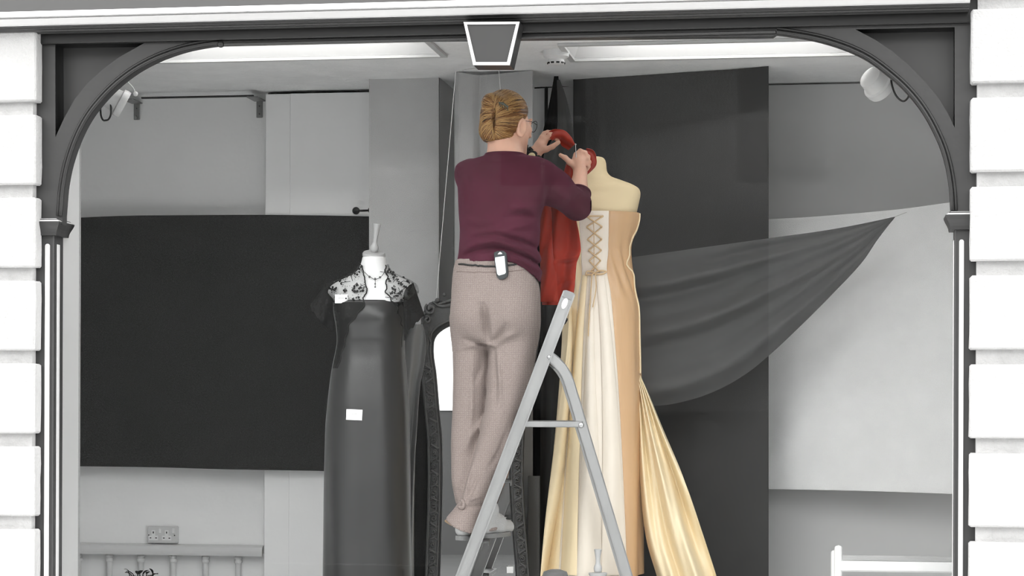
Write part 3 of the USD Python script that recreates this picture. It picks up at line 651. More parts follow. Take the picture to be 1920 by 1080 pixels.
# double socket on the left wall
so = P(308, 1002, YB); w, h = 0.067, 0.037
sock = Thing('double_socket', 'grey metal double power socket on the wall above the rail', 'power socket', so)
bx = sock.part('back_box', boxx((so[0] - w, YB - 0.030, so[2] - h), (so[0] + w, YB, so[2] + h), 0.004), M('socket_steel', 205, 0.4, metal=0.1))
fy = YB - 0.030
for cx in (-0.039, 0.021):
    c = so + [cx, 0, 0]
    pl = plate(affinity.translate(sbox(-.019, -.022, .019, -.006).buffer(.002).union(sbox(-.006, -.008, .006, .018).buffer(.002)), c[0], c[2]), fy - 0.002, fy + 0.002); ol = sock.part('outlet', pl, white_pl)
    for dx, dz, ww, hh in ((0, .010, .0024, .0042), (-.0125, -.014, .0035, .002), (.0125, -.014, .0035, .002)):
        sock.part('pin_hole', boxx((c[0] + dx - ww, fy - .0028, c[2] + dz - hh), (c[0] + dx + ww, fy, c[2] + dz + hh)), black_m, under=ol)
for cx in (-0.009, 0.052):
    sock.part('switch', boxx((so[0] + cx - .006, fy - .006, so[2] + .006), (so[0] + cx + .006, fy, so[2] + .028), .002), white_pl)
for cx in (-0.060, 0.056): sock.part('screw', lathe([(0.003, 0), (0.0025, .002)], so + [cx, -0.030, -0.002], (0, -1, 0), 10), M('screw', 80, 0.4, metal=0.6))
# rail and turned balusters
wood_g = M('pale_grey_paint', 205, 0.42, var=0.03, vscale=6, bump=0.08, bscale=30)
Yr_ = 1.735
rz0, rz1 = P(320, 1038, Yr_)[2], P(320, 1021, Yr_)[2]
bal = Thing('balustrade', 'painted rail on turned balusters in front of the left wall', 'balustrade', (P(320, 1038, Yr_)[0], Yr_, zF))
x0, x1 = xl_in + 0.01, P(497, 1040, Yr_)[0] - 0.002
prof = [(0.0, 0), (0.004, 0.010), (0.012, 0.016), (0.024, 0.016), (0.034, 0.008), (0.040, 0.0)]
ra = Polygon([(Yr_ - 0.045, rz0 + 0.006), (Yr_ - 0.045, rz1 - 0.018), (Yr_ - 0.040, rz1 - 0.006), (Yr_ - 0.03, rz1), (YB - 0.002, rz1 + 0.002), (YB - 0.002, rz0 + 0.012), (Yr_ - 0.035, rz0 + 0.004), (Yr_ - 0.036, rz0 - 0.004), (Yr_ - 0.042, rz0 - 0.004)]).buffer(0)
m = trimesh.creation.extrude_polygon(ra, x1 - x0, engine='earcut'); v = m.vertices.copy(); m.vertices = np.stack([x0 + v[:, 2], v[:, 0], v[:, 1]], 1); m.fix_normals()
bal.part('rail', m, wood_g, smooth=30)
for px in (90, 149, 207, 266, 326.5, 387, 448):
    xx = P(px, 1060, Yr_)[0]; zt_ = rz0 - 0.004; r = 0.0135
    pr = [(r, zF), (r, zF + .05), (r * .7, zF + .07), (r * 1.0, zF + .25), (r * .92, zt_ - .045), (r * .95, zt_ - .034), (r * 1.22, zt_ - .030), (r * 1.3, zt_ - .024), (r * 1.15, zt_ - .018), (r * .98, zt_ - .0165), (r * 1.2, zt_ - .013), (r * 1.25, zt_ - .008), (r * 1.1, zt_ - .003), (r * .95, zt_)]
    bal.part('baluster', lathe(pr, (xx, Yr_ - 0.012, 0), sides=24), wood_g, smooth=35)
bal.part('bottom_rail', boxx((x0, Yr_ - 0.035, zF), (x1, Yr_ + 0.012, zF + 0.03), .004), wood_g)
# white slatted rack end, lower right
wp = M('white_rack_paint', 246, 0.4, var=0.01)
Yk = 0.62
rk = Thing('white_rack', 'white painted wooden rack with round-topped post at the lower right', 'rack', (P(1680, 1062, Yk)[0], Yk, zF))
def post(px, py, Y, r):
    p = P(px, py, Y); return lathe([(r, zF), (r, p[2] - r), (r * .92, p[2] - r * .55), (r * .7, p[2] - r * .25), (r * .35, p[2] - .002), (0.001, p[2])], (p[0], p[1], 0), sides=24)
rk.part('post', post(1572, 1022, Yk, 0.0145), wp, smooth=35); rk.part('post', post(1564.5, 1031, Yk + 0.34, 0.0135), wp, smooth=35)
xe = xr_in - 0.06; rz = P(1680, 1063, Yk)[2]
rk.part('front_rail', boxx((P(1572, 1060, Yk)[0], Yk - 0.014, rz - 0.0185), (xe, Yk + 0.012, rz + 0.0195), .006), wp)
zb2 = P(1680, 1047, Yk + .34)[2]
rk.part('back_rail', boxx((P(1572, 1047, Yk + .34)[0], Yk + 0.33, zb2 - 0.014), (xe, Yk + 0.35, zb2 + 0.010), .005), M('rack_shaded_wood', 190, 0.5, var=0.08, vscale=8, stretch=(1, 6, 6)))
rk.part('end_post', boxx((xe - .03, Yk - .014, zF), (xe, Yk + .012, rz + .05), .005), wp); rk.part('end_post', boxx((xe - .03, Yk + .33, zF), (xe, Yk + .356, rz + .05), .005), wp)
for px, Y in ((1564, Yk),): rk.part('side_rail', boxx((P(1567, 1075, Yk)[0] - .008, Yk, rz - .17), (P(1567, 1075, Yk)[0] + .008, Yk + .34, rz - .13), .004), wp)
# dark-leaved pot plants, only their tops reach into the picture
leafm = usdkit.material(stage, '/World/Looks/dark_leaf', {'d': ('principled_bsdf', {'base_color': lin(48), 'roughness': 0.5}), 't': ('translucent_bsdf', {'color': lin(50)}), 'm': ('mix_closure', {'fac': 0.2})}, [('d.BSDF', 'm.closure1'), ('t.BSDF', 'm.closure2')], surface='m.closure')
def leaf(base, d, L, W, bend=0.4):
    d = np.array(d, float); d /= np.linalg.norm(d); sd_ = np.cross(d, [0, 0, 1.0]); sd_ /= np.linalg.norm(sd_) + 1e-9; up = np.cross(sd_, d)
    def fn(u, v):
        w = W * np.sin(np.pi * np.clip(u * .96 + .02, 0, 1)) ** 0.8 * (v - 0.5)
        return np.array(base) + d * (u * L)[..., None] + sd_ * w[..., None] - np.array([0, 0, 1.0]) * (bend * L * u ** 2)[..., None] + up * (np.abs(v - .5) * W * .25)[..., None]
    return sheet(fn, 9, 5, 0.0012)
def pot_plant(cx, cy, Y, label, leaves):
    c = P(cx, cy, Y); t = Thing('potted_plant', label, 'plant', (c[0], c[1], zF)); b = np.array([c[0], c[1], zF])
    t.part('pot', lathe([(0.06, 0), (0.085, 0.14), (0.09, 0.15), (0.09, 0.165), (0.08, 0.165), (0.078, 0.15)], b, sides=28), M('dark_pot', 70, 0.6), smooth=30)
    for (lx, ly, dx, dz, L, W) in leaves:
        p = P(lx, ly, Y); st0 = b + [0, 0, 0.15]
        t.part('stem', tube(smooth_path([st0, (st0 + p) / 2 + [0.01, 0, 0.03], p], 10), 0.0022, 6), leafm, smooth=True)
        t.part('leaf', leaf(p, (dx, -0.25, dz), L, W), leafm, smooth=True)
pot_plant(262, 1075, 1.25, 'dark-leaved pot plant under the balustrade left of the socket, taller', [(250, 1078, -0.8, .9, .045, .018), (246, 1078, -.5, .5, .035, .02), (258, 1078, -.1, .8, .03, .022), (262, 1077, .3, .7, .035, .022), (268, 1078, .7, 1.0, .050, .018), (275, 1077, .4, .6, .03, .02), (286, 1076, -.3, 1, .04, .028), (287, 1079, .5, .4, .035, .024), (255, 1081, -1, .2, .04, .02), (278, 1080, .6, .2, .03, .02), (240, 1069, -.8, .6, .02, .006)])
pot_plant(392, 1092, 1.25, 'dark-leaved pot plant under the balustrade, only two leaf tips showing', [(374, 1094, -.05, 1, .05, .009), (408, 1092, .35, 1, .042, .018), (412, 1088, .1, 1, .03, .012), (390, 1100, 0, .6, .04, .02)])
# ================================================================ dress forms
form_w = M('white_form_jersey', 236, 0.75, var=0.01, vscale=4, bump=0.05, bscale=300)
form_i = M('ivory_form_jersey', (232, 212, 172), 0.75, var=0.02, vscale=4, bump=0.05, bscale=300)
wood_l = M('pale_wood', 176, 0.4, var=0.05, vscale=10, stretch=(1, 1, .2))
def rows_world(rows, Y):
    """(py, pxL, pxR) -> z, cx, rx at the plane Y."""
    o = []
    for r in rows:
        a, b = P(r[1], r[0], Y), P(r[2], r[0], Y); o.append((a[2], (a[0] + b[0]) / 2, (b[0] - a[0]) / 2))
    return np.array(o)
def floor_stand(t, x, y, ztop):
    t.part('stand_pole', tube([(x, y, zF + .02), (x, y, ztop)], 0.013, 14), wood_l, smooth=True)
    t.part('stand_base', lathe([(.16, 0), (.16, .012), (.14, .022), (.02, .035), (.02, .06)], (x, y, zF), sides=40), wood_l, smooth=35)
# ---------------------------------------------------------------- black dress on the white form
Yd = 0.75
bf = Thing('white_dress_form', 'white dress form with turned wooden neck finial, in the black lace dress', 'dress form', (P(700, 1300, Yd)[0], Yd, zF))
rw = rows_world([(482, 680, 723), (492, 678, 724), (502, 674, 727), (511, 667, 734), (519, 652, 748), (527, 634, 764), (536, 620, 774), (548, 614, 777), (566, 628, 762), (592, 637, 752), (640, 640, 750), (700, 634, 754), (780, 628, 758)], Yd)
rd = [.046, .048, .050, .052, .056, .062, .070, .080, .10, .105, .095, .115, .125]
f = Field([rw[:, 1].min() - .25, Yd - .25, rw[-1, 0] - .03], [rw[:, 1].max() + .25, Yd + .25, rw[0, 0] + .04], 0.005)
f.loft(rw[:, 0], rw[:, 1], Yd + np.array([0, 0, 0, 0, .005, .01, .01, .01, 0, 0, 0, 0, 0]), rw[:, 2], rd, k=0.005)
for sx in (666, 727): c = P(sx, 592, Yd); f.ell([c[0], Yd - .060, c[2]], [.048, .034, .05], k=.05)
bodym = f.mesh(3)
bf.part('torso', bodym, form_w, smooth=True)
cp = P(701, 478, Yd)
tilt = np.array([0.10, -0.33, 1.0])
bf.part('neck_cap', lathe([(.040, -.012), (.0435, -.004), (.0435, .005), (.040, .010), (.012, .012)], cp + [0, 0, 0.0], tilt, 40), wood_l, smooth=35)
ax = np.array([0.14, -0.15, 1.0]); ax /= np.linalg.norm(ax)
bf.part('finial', lathe([(.008, 0), (.0135, .006), (.0165, .015), (.0155, .024), (.0105, .033), (.0078, .042), (.0082, .055), (.0105, .075), (.0135, .098), (.0150, .108), (.0145, .112), (.011, .113)], cp + tilt * 0.008, ax, 28), wood_l, smooth=35)
floor_stand(bf, P(700, 1300, Yd)[0], Yd, P(700, 780, Yd)[2] + .02)
satin_k = M('black_satin', 49, 0.36, var=0.05, vscale=2, bump=0.10, bscale=8, spec=0.55, extra={'sheen_weight': 0.25, 'sheen_roughness': 0.35})
drows = [(566, 626, 761), (575, 626, 761), (590, 628, 761), (615, 632, 759), (640, 633, 757), (665, 629, 758), (690, 624, 760), (720, 620, 762), (760, 616, 765), (800, 613, 766), (850, 612, 767), (900, 611, 768), (1000, 610, 769), (1080, 609, 770), (1300, 606, 773)]
dw = rows_world(drows, Yd); dw[-1, 0] = zF + .06
dry = np.array([.108, .124, .128, .122, .112, .115, .125, .135, .145, .15, .155, .16, .165, .17, .175])
dg = [PchipInterpolator(dw[::-1, 0], w[::-1]) for w in (dw[:, 1], dw[:, 2], dry)]
def dress_pt(tt, z, extra=0.0):
    cx, rx, ry = (g(z) for g in dg)
    d = np.clip((1.9 - z) / 1.2, 0, 1)
    r = 1 + d * 0.030 * np.sin(3 * tt + 0.7) + d * 0.018 * np.sin(5 * tt + 2.0 + 1.2 * z) + 0.006 * np.sin(9 * tt + 6 * z)
    bust = 0.024 * (np.exp(-((z - P(700, 600, Yd)[2]) / 0.045) ** 2)) * (np.exp(-((tt + .62) / .42) ** 2) + np.exp(-((tt - .62) / .42) ** 2))
    return np.stack([cx + rx * np.sin(tt) * r, Yd - ry * np.cos(tt) * r - bust - extra * np.cos(tt), z], -1)
def dfn(u, v): return dress_pt((u - 0.5) * 2 * np.pi, dw[0, 0] + v * (dw[-1, 0] - dw[0, 0]))
bd = Thing('black_satin_dress', 'long black satin strapless dress on the white dress form', 'dress', (P(700, 1300, Yd)[0], Yd, zF + .06))
bd.part('dress_body', sheet(dfn, 120, 140, 0.003), satin_k, smooth=True)
lace_k = M('lace_thread', 38, 0.7, spec=0.3)
neck_r = np.array([dress_pt(np.array(a), np.array(dw[0, 0]))  for a in np.linspace(-np.pi, np.pi, 80, endpoint=False)])
bd.part('neckline_piping', tube(neck_r, 0.0022, 8, closed=True), lace_k, smooth=True)
# lace bolero
def lace_mat(name, tone, fac_lo, scale, thr=0.33):
    return usdkit.material(stage, '/World/Looks/' + name, {
        'tc': ('texture_coordinate', {}), 'v': ('voronoi_texture', {'scale': scale, 'feature': 'f1'}), 'n': ('noise_texture', {'scale': scale * .28, 'detail': 2.0}),
        'm1': ('math', {'math_type': 'less_than', 'value2': thr}), 'm2': ('math', {'math_type': 'greater_than', 'value2': 0.53}), 'm3': ('math', {'math_type': 'multiply'}),
        'm4': ('map_range', {'from_min': 0.0, 'from_max': 1.0, 'to_min': fac_lo, 'to_max': 0.92}),
        'p': ('principled_bsdf', {'base_color': lin(tone), 'roughness': 0.8, 'specular_ior_level': 0.2}), 't': ('transparent_bsdf', {}), 'mx': ('mix_closure', {})},
        [('tc.object', 'v.vector'), ('tc.object', 'n.vector'), ('v.distance', 'm1.value1'), ('n.fac', 'm2.value1'), ('m1.value', 'm3.value1'), ('m2.value', 'm3.value2'), ('m3.value', 'm4.value'), ('m4.result', 'mx.fac'), ('t.BSDF', 'mx.closure1'), ('p.BSDF', 'mx.closure2')], surface='mx.closure')
lace_n = lace_mat('lace_net', 60, 0.20, 130); lace_d = lace_mat('lace_sleeve_net', 42, 0.55, 120, 0.5)
bol = Thing('lace_bolero', 'short sheer black floral lace bolero over the white form', 'bolero', (P(700, 680, Yd)[0], Yd, P(700, 690, Yd)[2]))
f2 = Field(f.lo, f.ax and [f.ax[k][-1] for k in range(3)], 0.005); f2.f = f.f - 0.007
shell = f2.mesh(3)
tc = shell.triangles_center; tpx = to_px(tc)
front = tc[:, 1] < Yd + .03
edgeL = smooth_path([(671, 492), (680, 503), (683, 512), (682, 522), (686, 531), (689, 541), (685, 550), (682, 559), (684, 567), (672, 590), (655, 612), (640, 650), (630, 690)], 90)
edgeR = smooth_path([(722, 497), (724, 510), (726, 522), (724, 536), (724, 545), (730, 556), (736, 567), (742, 590), (748, 620), (752, 650)], 90)
sc = np.arange(90)
edgeL = edgeL + np.c_[1.6 * np.sin(sc * .55), np.zeros(90)]; edgeR = edgeR + np.c_[1.6 * np.sin(sc * .55 + 1), np.zeros(90)]
xl = np.interp(tpx[:, 1], edgeL[:, 1], edgeL[:, 0]); xr = np.interp(tpx[:, 1], edgeR[:, 1], edgeR[:, 0])
keep = (tpx[:, 1] > 496) & (tpx[:, 1] < 572) & np.where(front, (tpx[:, 0] < xl) | (tpx[:, 0] > xr), True)
sub = trimesh.Trimesh(shell.vertices, shell.faces[keep], process=False); sub.remove_unreferenced_vertices()
bol.part('lace_net', sub, lace_n, smooth=True)
sv = shell.vertices[shell.vertices[:, 1] < Yd + .02]; tr = cKDTree(to_px(sv))
def on_form(px, py, k=6):
    d, i = tr.query([px, py], k=k); return sv[i].mean(0)
zneck = dw[0, 0]
def dress_front(px, py, off=0.006):
    z = P(px, py, Yd - .12)[2]; X = P(px, py, Yd - .12)[0]; cx, rx, ry = (g(z) for g in dg)
    tt = np.arcsin(np.clip((X - cx) / rx, -.98, .98)); return dress_pt(np.array(tt), np.array(z), off)
def surf(px, py): return on_form(px, py) + [0, -.002, 0] if py < 566 else dress_front(px, py)
for e in (edgeL, edgeR): bol.part('scalloped_edge', tube([surf(*q) for q in e], 0.0024, 7), lace_k, smooth=True)
# lace over the dress sides
def over(sgn):
    e = edgeL if sgn < 0 else edgeR; e = e[e[:, 1] > 565]
    def fn(u, v):
        py = 566 + v * ((690 if sgn < 0 else 650) - 566); pe = np.interp(py, e[:, 1], e[:, 0])
        out = np.zeros((*u.shape, 3))
        for i in range(u.shape[0]):
            for j in range(u.shape[1]):
                b = dress_front(pe[i, j], py[i, j]); z = b[2]; cx, rx, ry = (g(z) for g in dg); t0 = np.arcsin(np.clip((b[0] - cx) / rx, -.98, .98))
                out[i, j] = dress_pt(np.array(t0 + (sgn * 1.75 - t0) * u[i, j]), np.array(z), 0.0055)
        return out
    return sheet(fn, 16, 20, 0.001)
bol.part('lace_front', over(-1), lace_d, smooth=True); bol.part('lace_front', over(1), lace_d, smooth=True)
# flared sleeves
def sleeve(top, out, low, inn, Yo):
    A, B, C, D = [np.array(P(*q)) for q in (top, out, low, inn)]
    def fn(u, v):
        a = A[None, None] * (1 - u)[..., None] + B[None, None] * u[..., None]; b = D[None, None] * (1 - u)[..., None] + C[None, None] * u[..., None]
        p = a * (1 - v)[..., None] + b * v[..., None]
        p = p + np.stack([0 * u, -0.05 * np.sin(np.pi * v) + 0.010 * np.sin(v * 14 + 2 * u) * u, 0.004 * np.sin(v * 26) * u], -1)
        return p
    return sheet(fn, 24, 34, 0.001)
bol.part('sleeve', sleeve((611, 530, .70), (581, 572, .70), (624, 622, .68), (624, 560, .66), 0), lace_d, smooth=True)
bol.part('sleeve', sleeve((775, 530, .70), (795, 592, .72), (757, 640, .68), (757, 556, .66), 0), lace_d, smooth=True)
bol.part('sleeve', sleeve((612, 531, .80), (581, 573, .80), (624, 624, .82), (624, 560, .84), 0), lace_d, smooth=True)
bol.part('sleeve', sleeve((775, 531, .80), (795, 593, .78), (757, 641, .82), (757, 556, .84), 0), lace_d, smooth=True)
# embroidered flowers of the lace
rng = np.random.default_rng(3); mo = []
spots = [(627, 531), (640, 529), (648, 545), (622, 541), (631, 541), (627, 546), (655, 513), (662, 508), (667, 513), (674, 505), (660, 516), (637, 523), (645, 520), (664, 540), (669, 545), (675, 541), (663, 547), (680, 545), (671, 536), (616, 533), (613, 526), (650, 558), (662, 560), (673, 558), (733, 513), (740, 519), (746, 525), (731, 521), (750, 531), (737, 541), (743, 546), (748, 551), (735, 548), (741, 553), (752, 545), (756, 533), (762, 540), (765, 528), (770, 536), (772, 545), (760, 560), (752, 562), (758, 519), (768, 550), (728, 508)]
for (a, b) in spots:
    for k in range(3):
        px, py = a + rng.normal(0, 2.4), b + rng.normal(0, 2.2)
        p = surf(px, py) + [0, -.0015, 0]; r = rng.uniform(.0022, .0042); n = 5
        th = np.linspace(0, 2 * np.pi, 11)[:-1]; rr = r * (1 + .35 * np.cos(n * th)); ring = np.c_[p[0] + rr * np.cos(th), np.full(10, p[1] - .001), p[2] + rr * np.sin(th)]
        mo.append(trimesh.convex.convex_hull(np.vstack([ring, ring + [0, .0015, 0]])))
    if rng.random() < .6:
        q = [(a, b), (a + rng.normal(0, 4), b + rng.normal(0, 3)), (a + rng.normal(0, 9), b + rng.normal(0, 6))]
        mo.append(tube([surf(*w) + [0, -.001, 0] for w in q], .0011, 5))
bol.part('lace_embroidery', join(*mo), lace_k, kind='stuff', label='dark embroidered lace flowers')
# necklace
nk = Thing('pendant_necklace', 'fine dark chain necklace with three stones and drop on white form', 'necklace', on_form(703, 530))
chain = smooth_path([(680, 505), (686, 513), (694, 519), (704, 523.5), (713, 520), (719, 514), (722, 507)], 40)
nkm = M('necklace_metal', 70, 0.35, metal=0.7)
nk.part('chain', tube([on_form(*q) + [0, -.002, 0] for q in chain], .0011, 6), nkm, smooth=True)
for i, (a, b, r) in enumerate([(693, 519.5, .0042), (704, 523.5, .0045), (713.5, 519.5, .0042), (704, 532, .003), (704, 538, .003)]):
    s_ = trimesh.creation.icosphere(2, r); s_.apply_scale([1, .6, 1.1]); s_.apply_translation(on_form(a, b) + [0, -.004, 0]); nk.part('stone', s_, M('necklace_stone', 84, 0.15), smooth=True)
nk.part('drop_link', tube([on_form(704, 523.5) + [0, -.003, 0], on_form(704, 538) + [0, -.003, 0]], .0009, 6), nkm)
# price cards
card = M('white_card', 250, 0.6); ink = M('card_print', 120, 0.7)
def price(name, label, quad, Y, text, h):
    q = [P(a, b, Y) for a, b in quad]; q = np.array(q); c = q.mean(0)
    ex = (q[1] - q[0] + q[2] - q[3]) / 2; W = np.linalg.norm(ex); ex /= W; ez = (q[0] - q[3] + q[1] - q[2]) / 2; H = np.linalg.norm(ez); ez -= ex * (ez @ ex); ez /= np.linalg.norm(ez); ey = np.cross(ez, ex)
    Rm = np.eye(4); Rm[:3, 0] = ex; Rm[:3, 1] = ey; Rm[:3, 2] = ez; Rm[:3, 3] = c
    t = Thing(name, label, 'price card', c)
    b = boxx((-W / 2, -.0008, -H / 2), (W / 2, .0008, H / 2)); b.apply_transform(Rm); t.part('card', b, card)
    if text:
        m = meshkit.text_mesh(text, h, 0.0004, bold=True); m.apply_translation([-m.bounds[:, 0].mean(), -m.bounds[0, 1], 0]); v = m.vertices.copy(); m.vertices = np.c_[v[:, 0], -.0009 - v[:, 2] * .5, v[:, 1] + H * .02]; m.apply_transform(Rm); m.fix_normals(); t.part('price_print', m, ink)
        for lb in (boxx((-W * .25, -.0011, -H * .24), (W * .25, -.0007, -H * .20)), boxx((-W * .28, -.0011, H * .34), (W * .28, -.0007, H * .36))): lb.apply_transform(Rm); t.part('small_print', lb, M('card_small_print', 205, 0.7))
        fr = []
        for z in (-.44, .44): fr.append(boxx((-W * .43, -.0010, H * z - .0003), (W * .43, -.0007, H * z + .0003)))
        for x in (-.43, .43): fr.append(boxx((W * x - .0003, -.0010, -H * .44), (W * x + .0003, -.0007, H * .44)))
        fr = join(*fr); fr.apply_transform(Rm); t.part('border', fr, M('card_border', 215, 0.7))
yc = on_form(640, 560)[1] - .012
price('price_card', 'white price card on the lace shoulder of the bolero', [(628, 552), (652, 552), (651.5, 568.5), (628, 568.5)], yc, '\u00a339.00', .0042)
yc2 = dress_front(664, 777)[1] - .003
price('price_card', 'white price card pinned at knee height on the black satin skirt', [(650, 767), (680, 768.3), (678.5, 788.3), (648.5, 787)], yc2, '\u00a36.79', .0042)

# ---------------------------------------------------------------- ivory dress on the ivory form
Yv = 1.0
iv = Thing('ivory_dress_form', 'ivory jersey dress form with bare shoulders in the cream dress', 'dress form', (P(1118, 1300, Yv)[0], Yv, zF))
ir = rows_world([(296, 1090, 1130), (300, 1084, 1134.5), (308, 1081, 1137), (322, 1079, 1138.5), (332, 1070, 1146), (340, 1058, 1166), (349, 1040, 1188), (357, 1028, 1199), (366, 1024, 1201.5), (380, 1030, 1199), (400, 1040, 1194.5), (430, 1048, 1190), (470, 1060, 1179), (510, 1068, 1176), (560, 1064, 1187), (640, 1062, 1192)], Yv)
idp = [.045, .054, .056, .060, .066, .072, .080, .086, .09, .10, .108, .11, .10, .095, .12, .14]
f = Field([ir[:, 1].min() - .26, Yv - .25, ir[-1, 0] - .03], [ir[:, 1].max() + .26, Yv + .25, ir[0, 0] + .03], 0.005)
f.loft(ir[:, 0], ir[:, 1], Yv - .012, ir[:, 2], idp, k=.005, n=2.15)
iv.part('torso', f.mesh(4), form_i, smooth=True)
floor_stand(iv, P(1118, 1300, Yv)[0], Yv, P(1118, 650, Yv)[2])
def satin(name, c, rough=.33, **k): return M(name, c, rough, var=k.pop('var', .05), vscale=2.5, stretch=(1, 1, .25), bump=k.pop('bump', 0.45), bscale=k.pop('bscale', 16), spec=.45, extra={})
s_cream, s_ivory, s_peach, s_gold = satin('cream_satin', (238, 218, 180)), satin('ivory_satin', (236, 226, 212)), satin('peach_satin', (208, 170, 130), c2=(228, 204, 172)), satin('gold_cream_satin', (234, 217, 182), .36)
erows = [(402, 1040, 1197), (415, 1043, 1196), (430, 1046, 1193), (460, 1055, 1181), (480, 1062, 1178.5), (505, 1066, 1180), (525, 1065, 1184), (550, 1062, 1190), (580, 1060, 1196.5), (640, 1058, 1198.5), (700, 1055, 1200), (760, 1051, 1201), (850, 1044, 1202.5), (950, 1036, 1203.5), (1070, 1026, 1205)]
ew = rows_world(erows, Yv); ery = np.array([.116, .120, .118, .108, .103, .102, .108, .118, .13, .15, .165, .18, .20, .225, .25])
eg = [PchipInterpolator(ew[::-1, 0], w[::-1]) for w in (ew[:, 1], ew[:, 2], ery)]
zt_, zh = ew[0, 0], ew[-1, 0] - .005; zw = P(1120, 507, Yv)[2]
seamL = lambda z: np.interp(to_px(np.array([[0, Yv, z]]))[0, 1] if np.ndim(z) == 0 else z, [0], [0])
def pyz(z): return HOR - (z - 1.6) / mpp(Yv)
def iv_pt(px, z):
    X = CAM[0] + (Yv - .1 - CAM[1]) * np.tan(np.arctan((px - VP) / F) - YAW); return X
def t_of(px, z):
    cx, rx = eg[0](z), eg[1](z); return np.arcsin(np.clip((P(px, 700, Yv - .08)[0] - cx) / rx, -.985, .985))
zz_ = np.linspace(zt_, zh, 60)
def seam(rows):
    r = np.array(rows, float); px = PchipInterpolator(r[:, 0], r[:, 1])(np.clip(pyz(zz_), r[0, 0], r[-1, 0])); tt = np.array([t_of(a, z) for a, z in zip(px, zz_)])
    return lambda z: np.interp(z, zz_[::-1], tt[::-1])
sLf = seam([(402, 1087), (425, 1088), (510, 1092), (560, 1086), (640, 1081), (760, 1070), (900, 1064), (1070, 1056)])
sRf = seam([(402, 1142.5), (470, 1141), (507, 1138.5), (550, 1146), (640, 1156), (760, 1166), (900, 1174), (1070, 1180)])
def e_pt(tt, z, lift=0.0):
    cx, rx, ry = (g(z) for g in eg); d = np.clip((zw - z) / .9, 0, 1)
    r = 1 + d * (.035 * np.cos(6 * tt + .5) + .02 * np.cos(11 * tt + 1.5))
    cin = np.exp(-((z - zw) / .05) ** 2)
    r = r + cin * .022 * np.sin(11 * tt) + .010 * np.sin(4 * tt + z * 55) * np.clip((z - zw) / .06, 0, 1) * np.abs(np.sin(tt)) + .062 * np.exp(-((z - zw) / .085) ** 2) * np.sin(15 * tt + 30 * (z - zw)) * np.clip((np.abs(tt) - .35) * 4, 0, 1)
    r = r + lift / rx
    return np.stack([cx + rx * r * np.sin(tt), Yv - .012 - ry * r * np.cos(tt), z + 0 * tt], -1)
def panel(ta, tb, z0, z1, nu, nv, puff=.008, cup=0.0):
    def fn(u, v):
        z = z0 + v * (z1 - z0); a, b = ta(z), tb(z); tt = a + u * (b - a)
        return e_pt(tt, z, puff * np.sin(np.pi * u) ** .45)
    return sheet(fn, nu, nv, .0025)
dr = Thing('ivory_gown', 'long cream and ivory satin gown laced up the back, peach side panel', 'dress', (P(1118, 1300, Yv)[0], Yv, zh))
back = lambda z: np.full_like(np.asarray(z, float), -np.pi); back2 = lambda z: np.full_like(np.asarray(z, float), np.pi)
dr.part('back_panel', panel(sLf, sRf, zt_, zh, 50, 110, .007), s_ivory, smooth=True, label='ivory laced back panel')
dr.part('side_panel', panel(sRf, back2, zt_, zh, 60, 110, .006), s_peach, smooth=True, label='peach satin side panel')
dr.part('side_panel', panel(back, sLf, zt_, zh, 60, 110, .006), s_cream, smooth=True, label='cream satin side panel')
# skirt folds hanging from the waist over the back panel
def pleat(rows_c, w0, w1, mat, h, pyt, pyb):
    c = np.array(rows_c, float)
    def fn(u, v):
        py = pyt + v * (pyb - pyt); pc = PchipInterpolator(c[:, 0], c[:, 1])(py); px = pc + (u - .5) * (w0 + (w1 - w0) * v); z = 1.6 + (HOR - py) * mpp(Yv)
        tt = np.vectorize(t_of)(px, z); return e_pt(tt, z, .010 + h * np.sin(np.pi * u) * np.minimum(v * 4 + .15, 1))
    return sheet(fn, 14, 70, .002)
dr.part('skirt_fold', pleat([(518, 1126), (640, 1140), (800, 1150), (1066, 1158)], 14, 40, s_ivory, .010, 518, 1066), s_ivory, smooth=True)
dr.part('skirt_fold', pleat([(520, 1100), (640, 1092), (800, 1086), (1066, 1080)], 9, 34, s_cream, .012, 520, 1066), s_cream, smooth=True)
dr.part('skirt_fold', pleat([(520, 1112), (640, 1112), (800, 1115), (1066, 1118)], 6, 44, s_ivory, .010, 520, 1068), s_ivory, smooth=True)
pip = [(404, 1195.5), (430, 1191), (452, 1181), (470, 1175.5), (496, 1173), (515, 1179), (545, 1189), (575, 1195.5), (620, 1198), (660, 1200), (700, 1202)]
def on_edge(py, px):
    z = 1.6 + (HOR - py) * mpp(Yv); return e_pt(np.array(t_of(px, z)), np.array(z), .010)
dr.part('side_piping', tube([on_edge(a, b - 3) for a, b in smooth_path(pip, 50)], .0035, 8), s_cream, smooth=True)
# crossed laces and bow
lacem = satin('lacing_satin', (214, 184, 142), .45)
def on_gown(px, py, off=.012):
    z = 1.6 + (HOR - py) * mpp(Yv - .11); return e_pt(np.array(t_of(px, z)), np.array(z), off)
ys = [408, 428, 451, 471, 490, 512]; xLs = [1102, 1103, 1104, 1106, 1107, 1109]; xRs = [1132, 1130, 1129, 1128, 1127, 1126]
for i in range(5):
    for a, b in ((xLs[i], xRs[i + 1]), (xRs[i], xLs[i + 1])):
        q = [(a + (b - a) * k / 8, ys[i] + (ys[i + 1] - ys[i]) * k / 8) for k in range(9)]; dr.part('lace', tube([on_gown(*w, .012 + .002 * (a < b)) for w in q], .0026, 7), lacem, smooth=True)
dr.part('lace', tube([on_gown(1102 + 30 * k / 8, 408, .012) for k in range(9)], .0026, 7), lacem, smooth=True)
dr.part('centre_cord', tube([on_gown(1115.5, y, .010) for y in np.linspace(418, 512, 14)], .0013, 6), lacem, smooth=True)
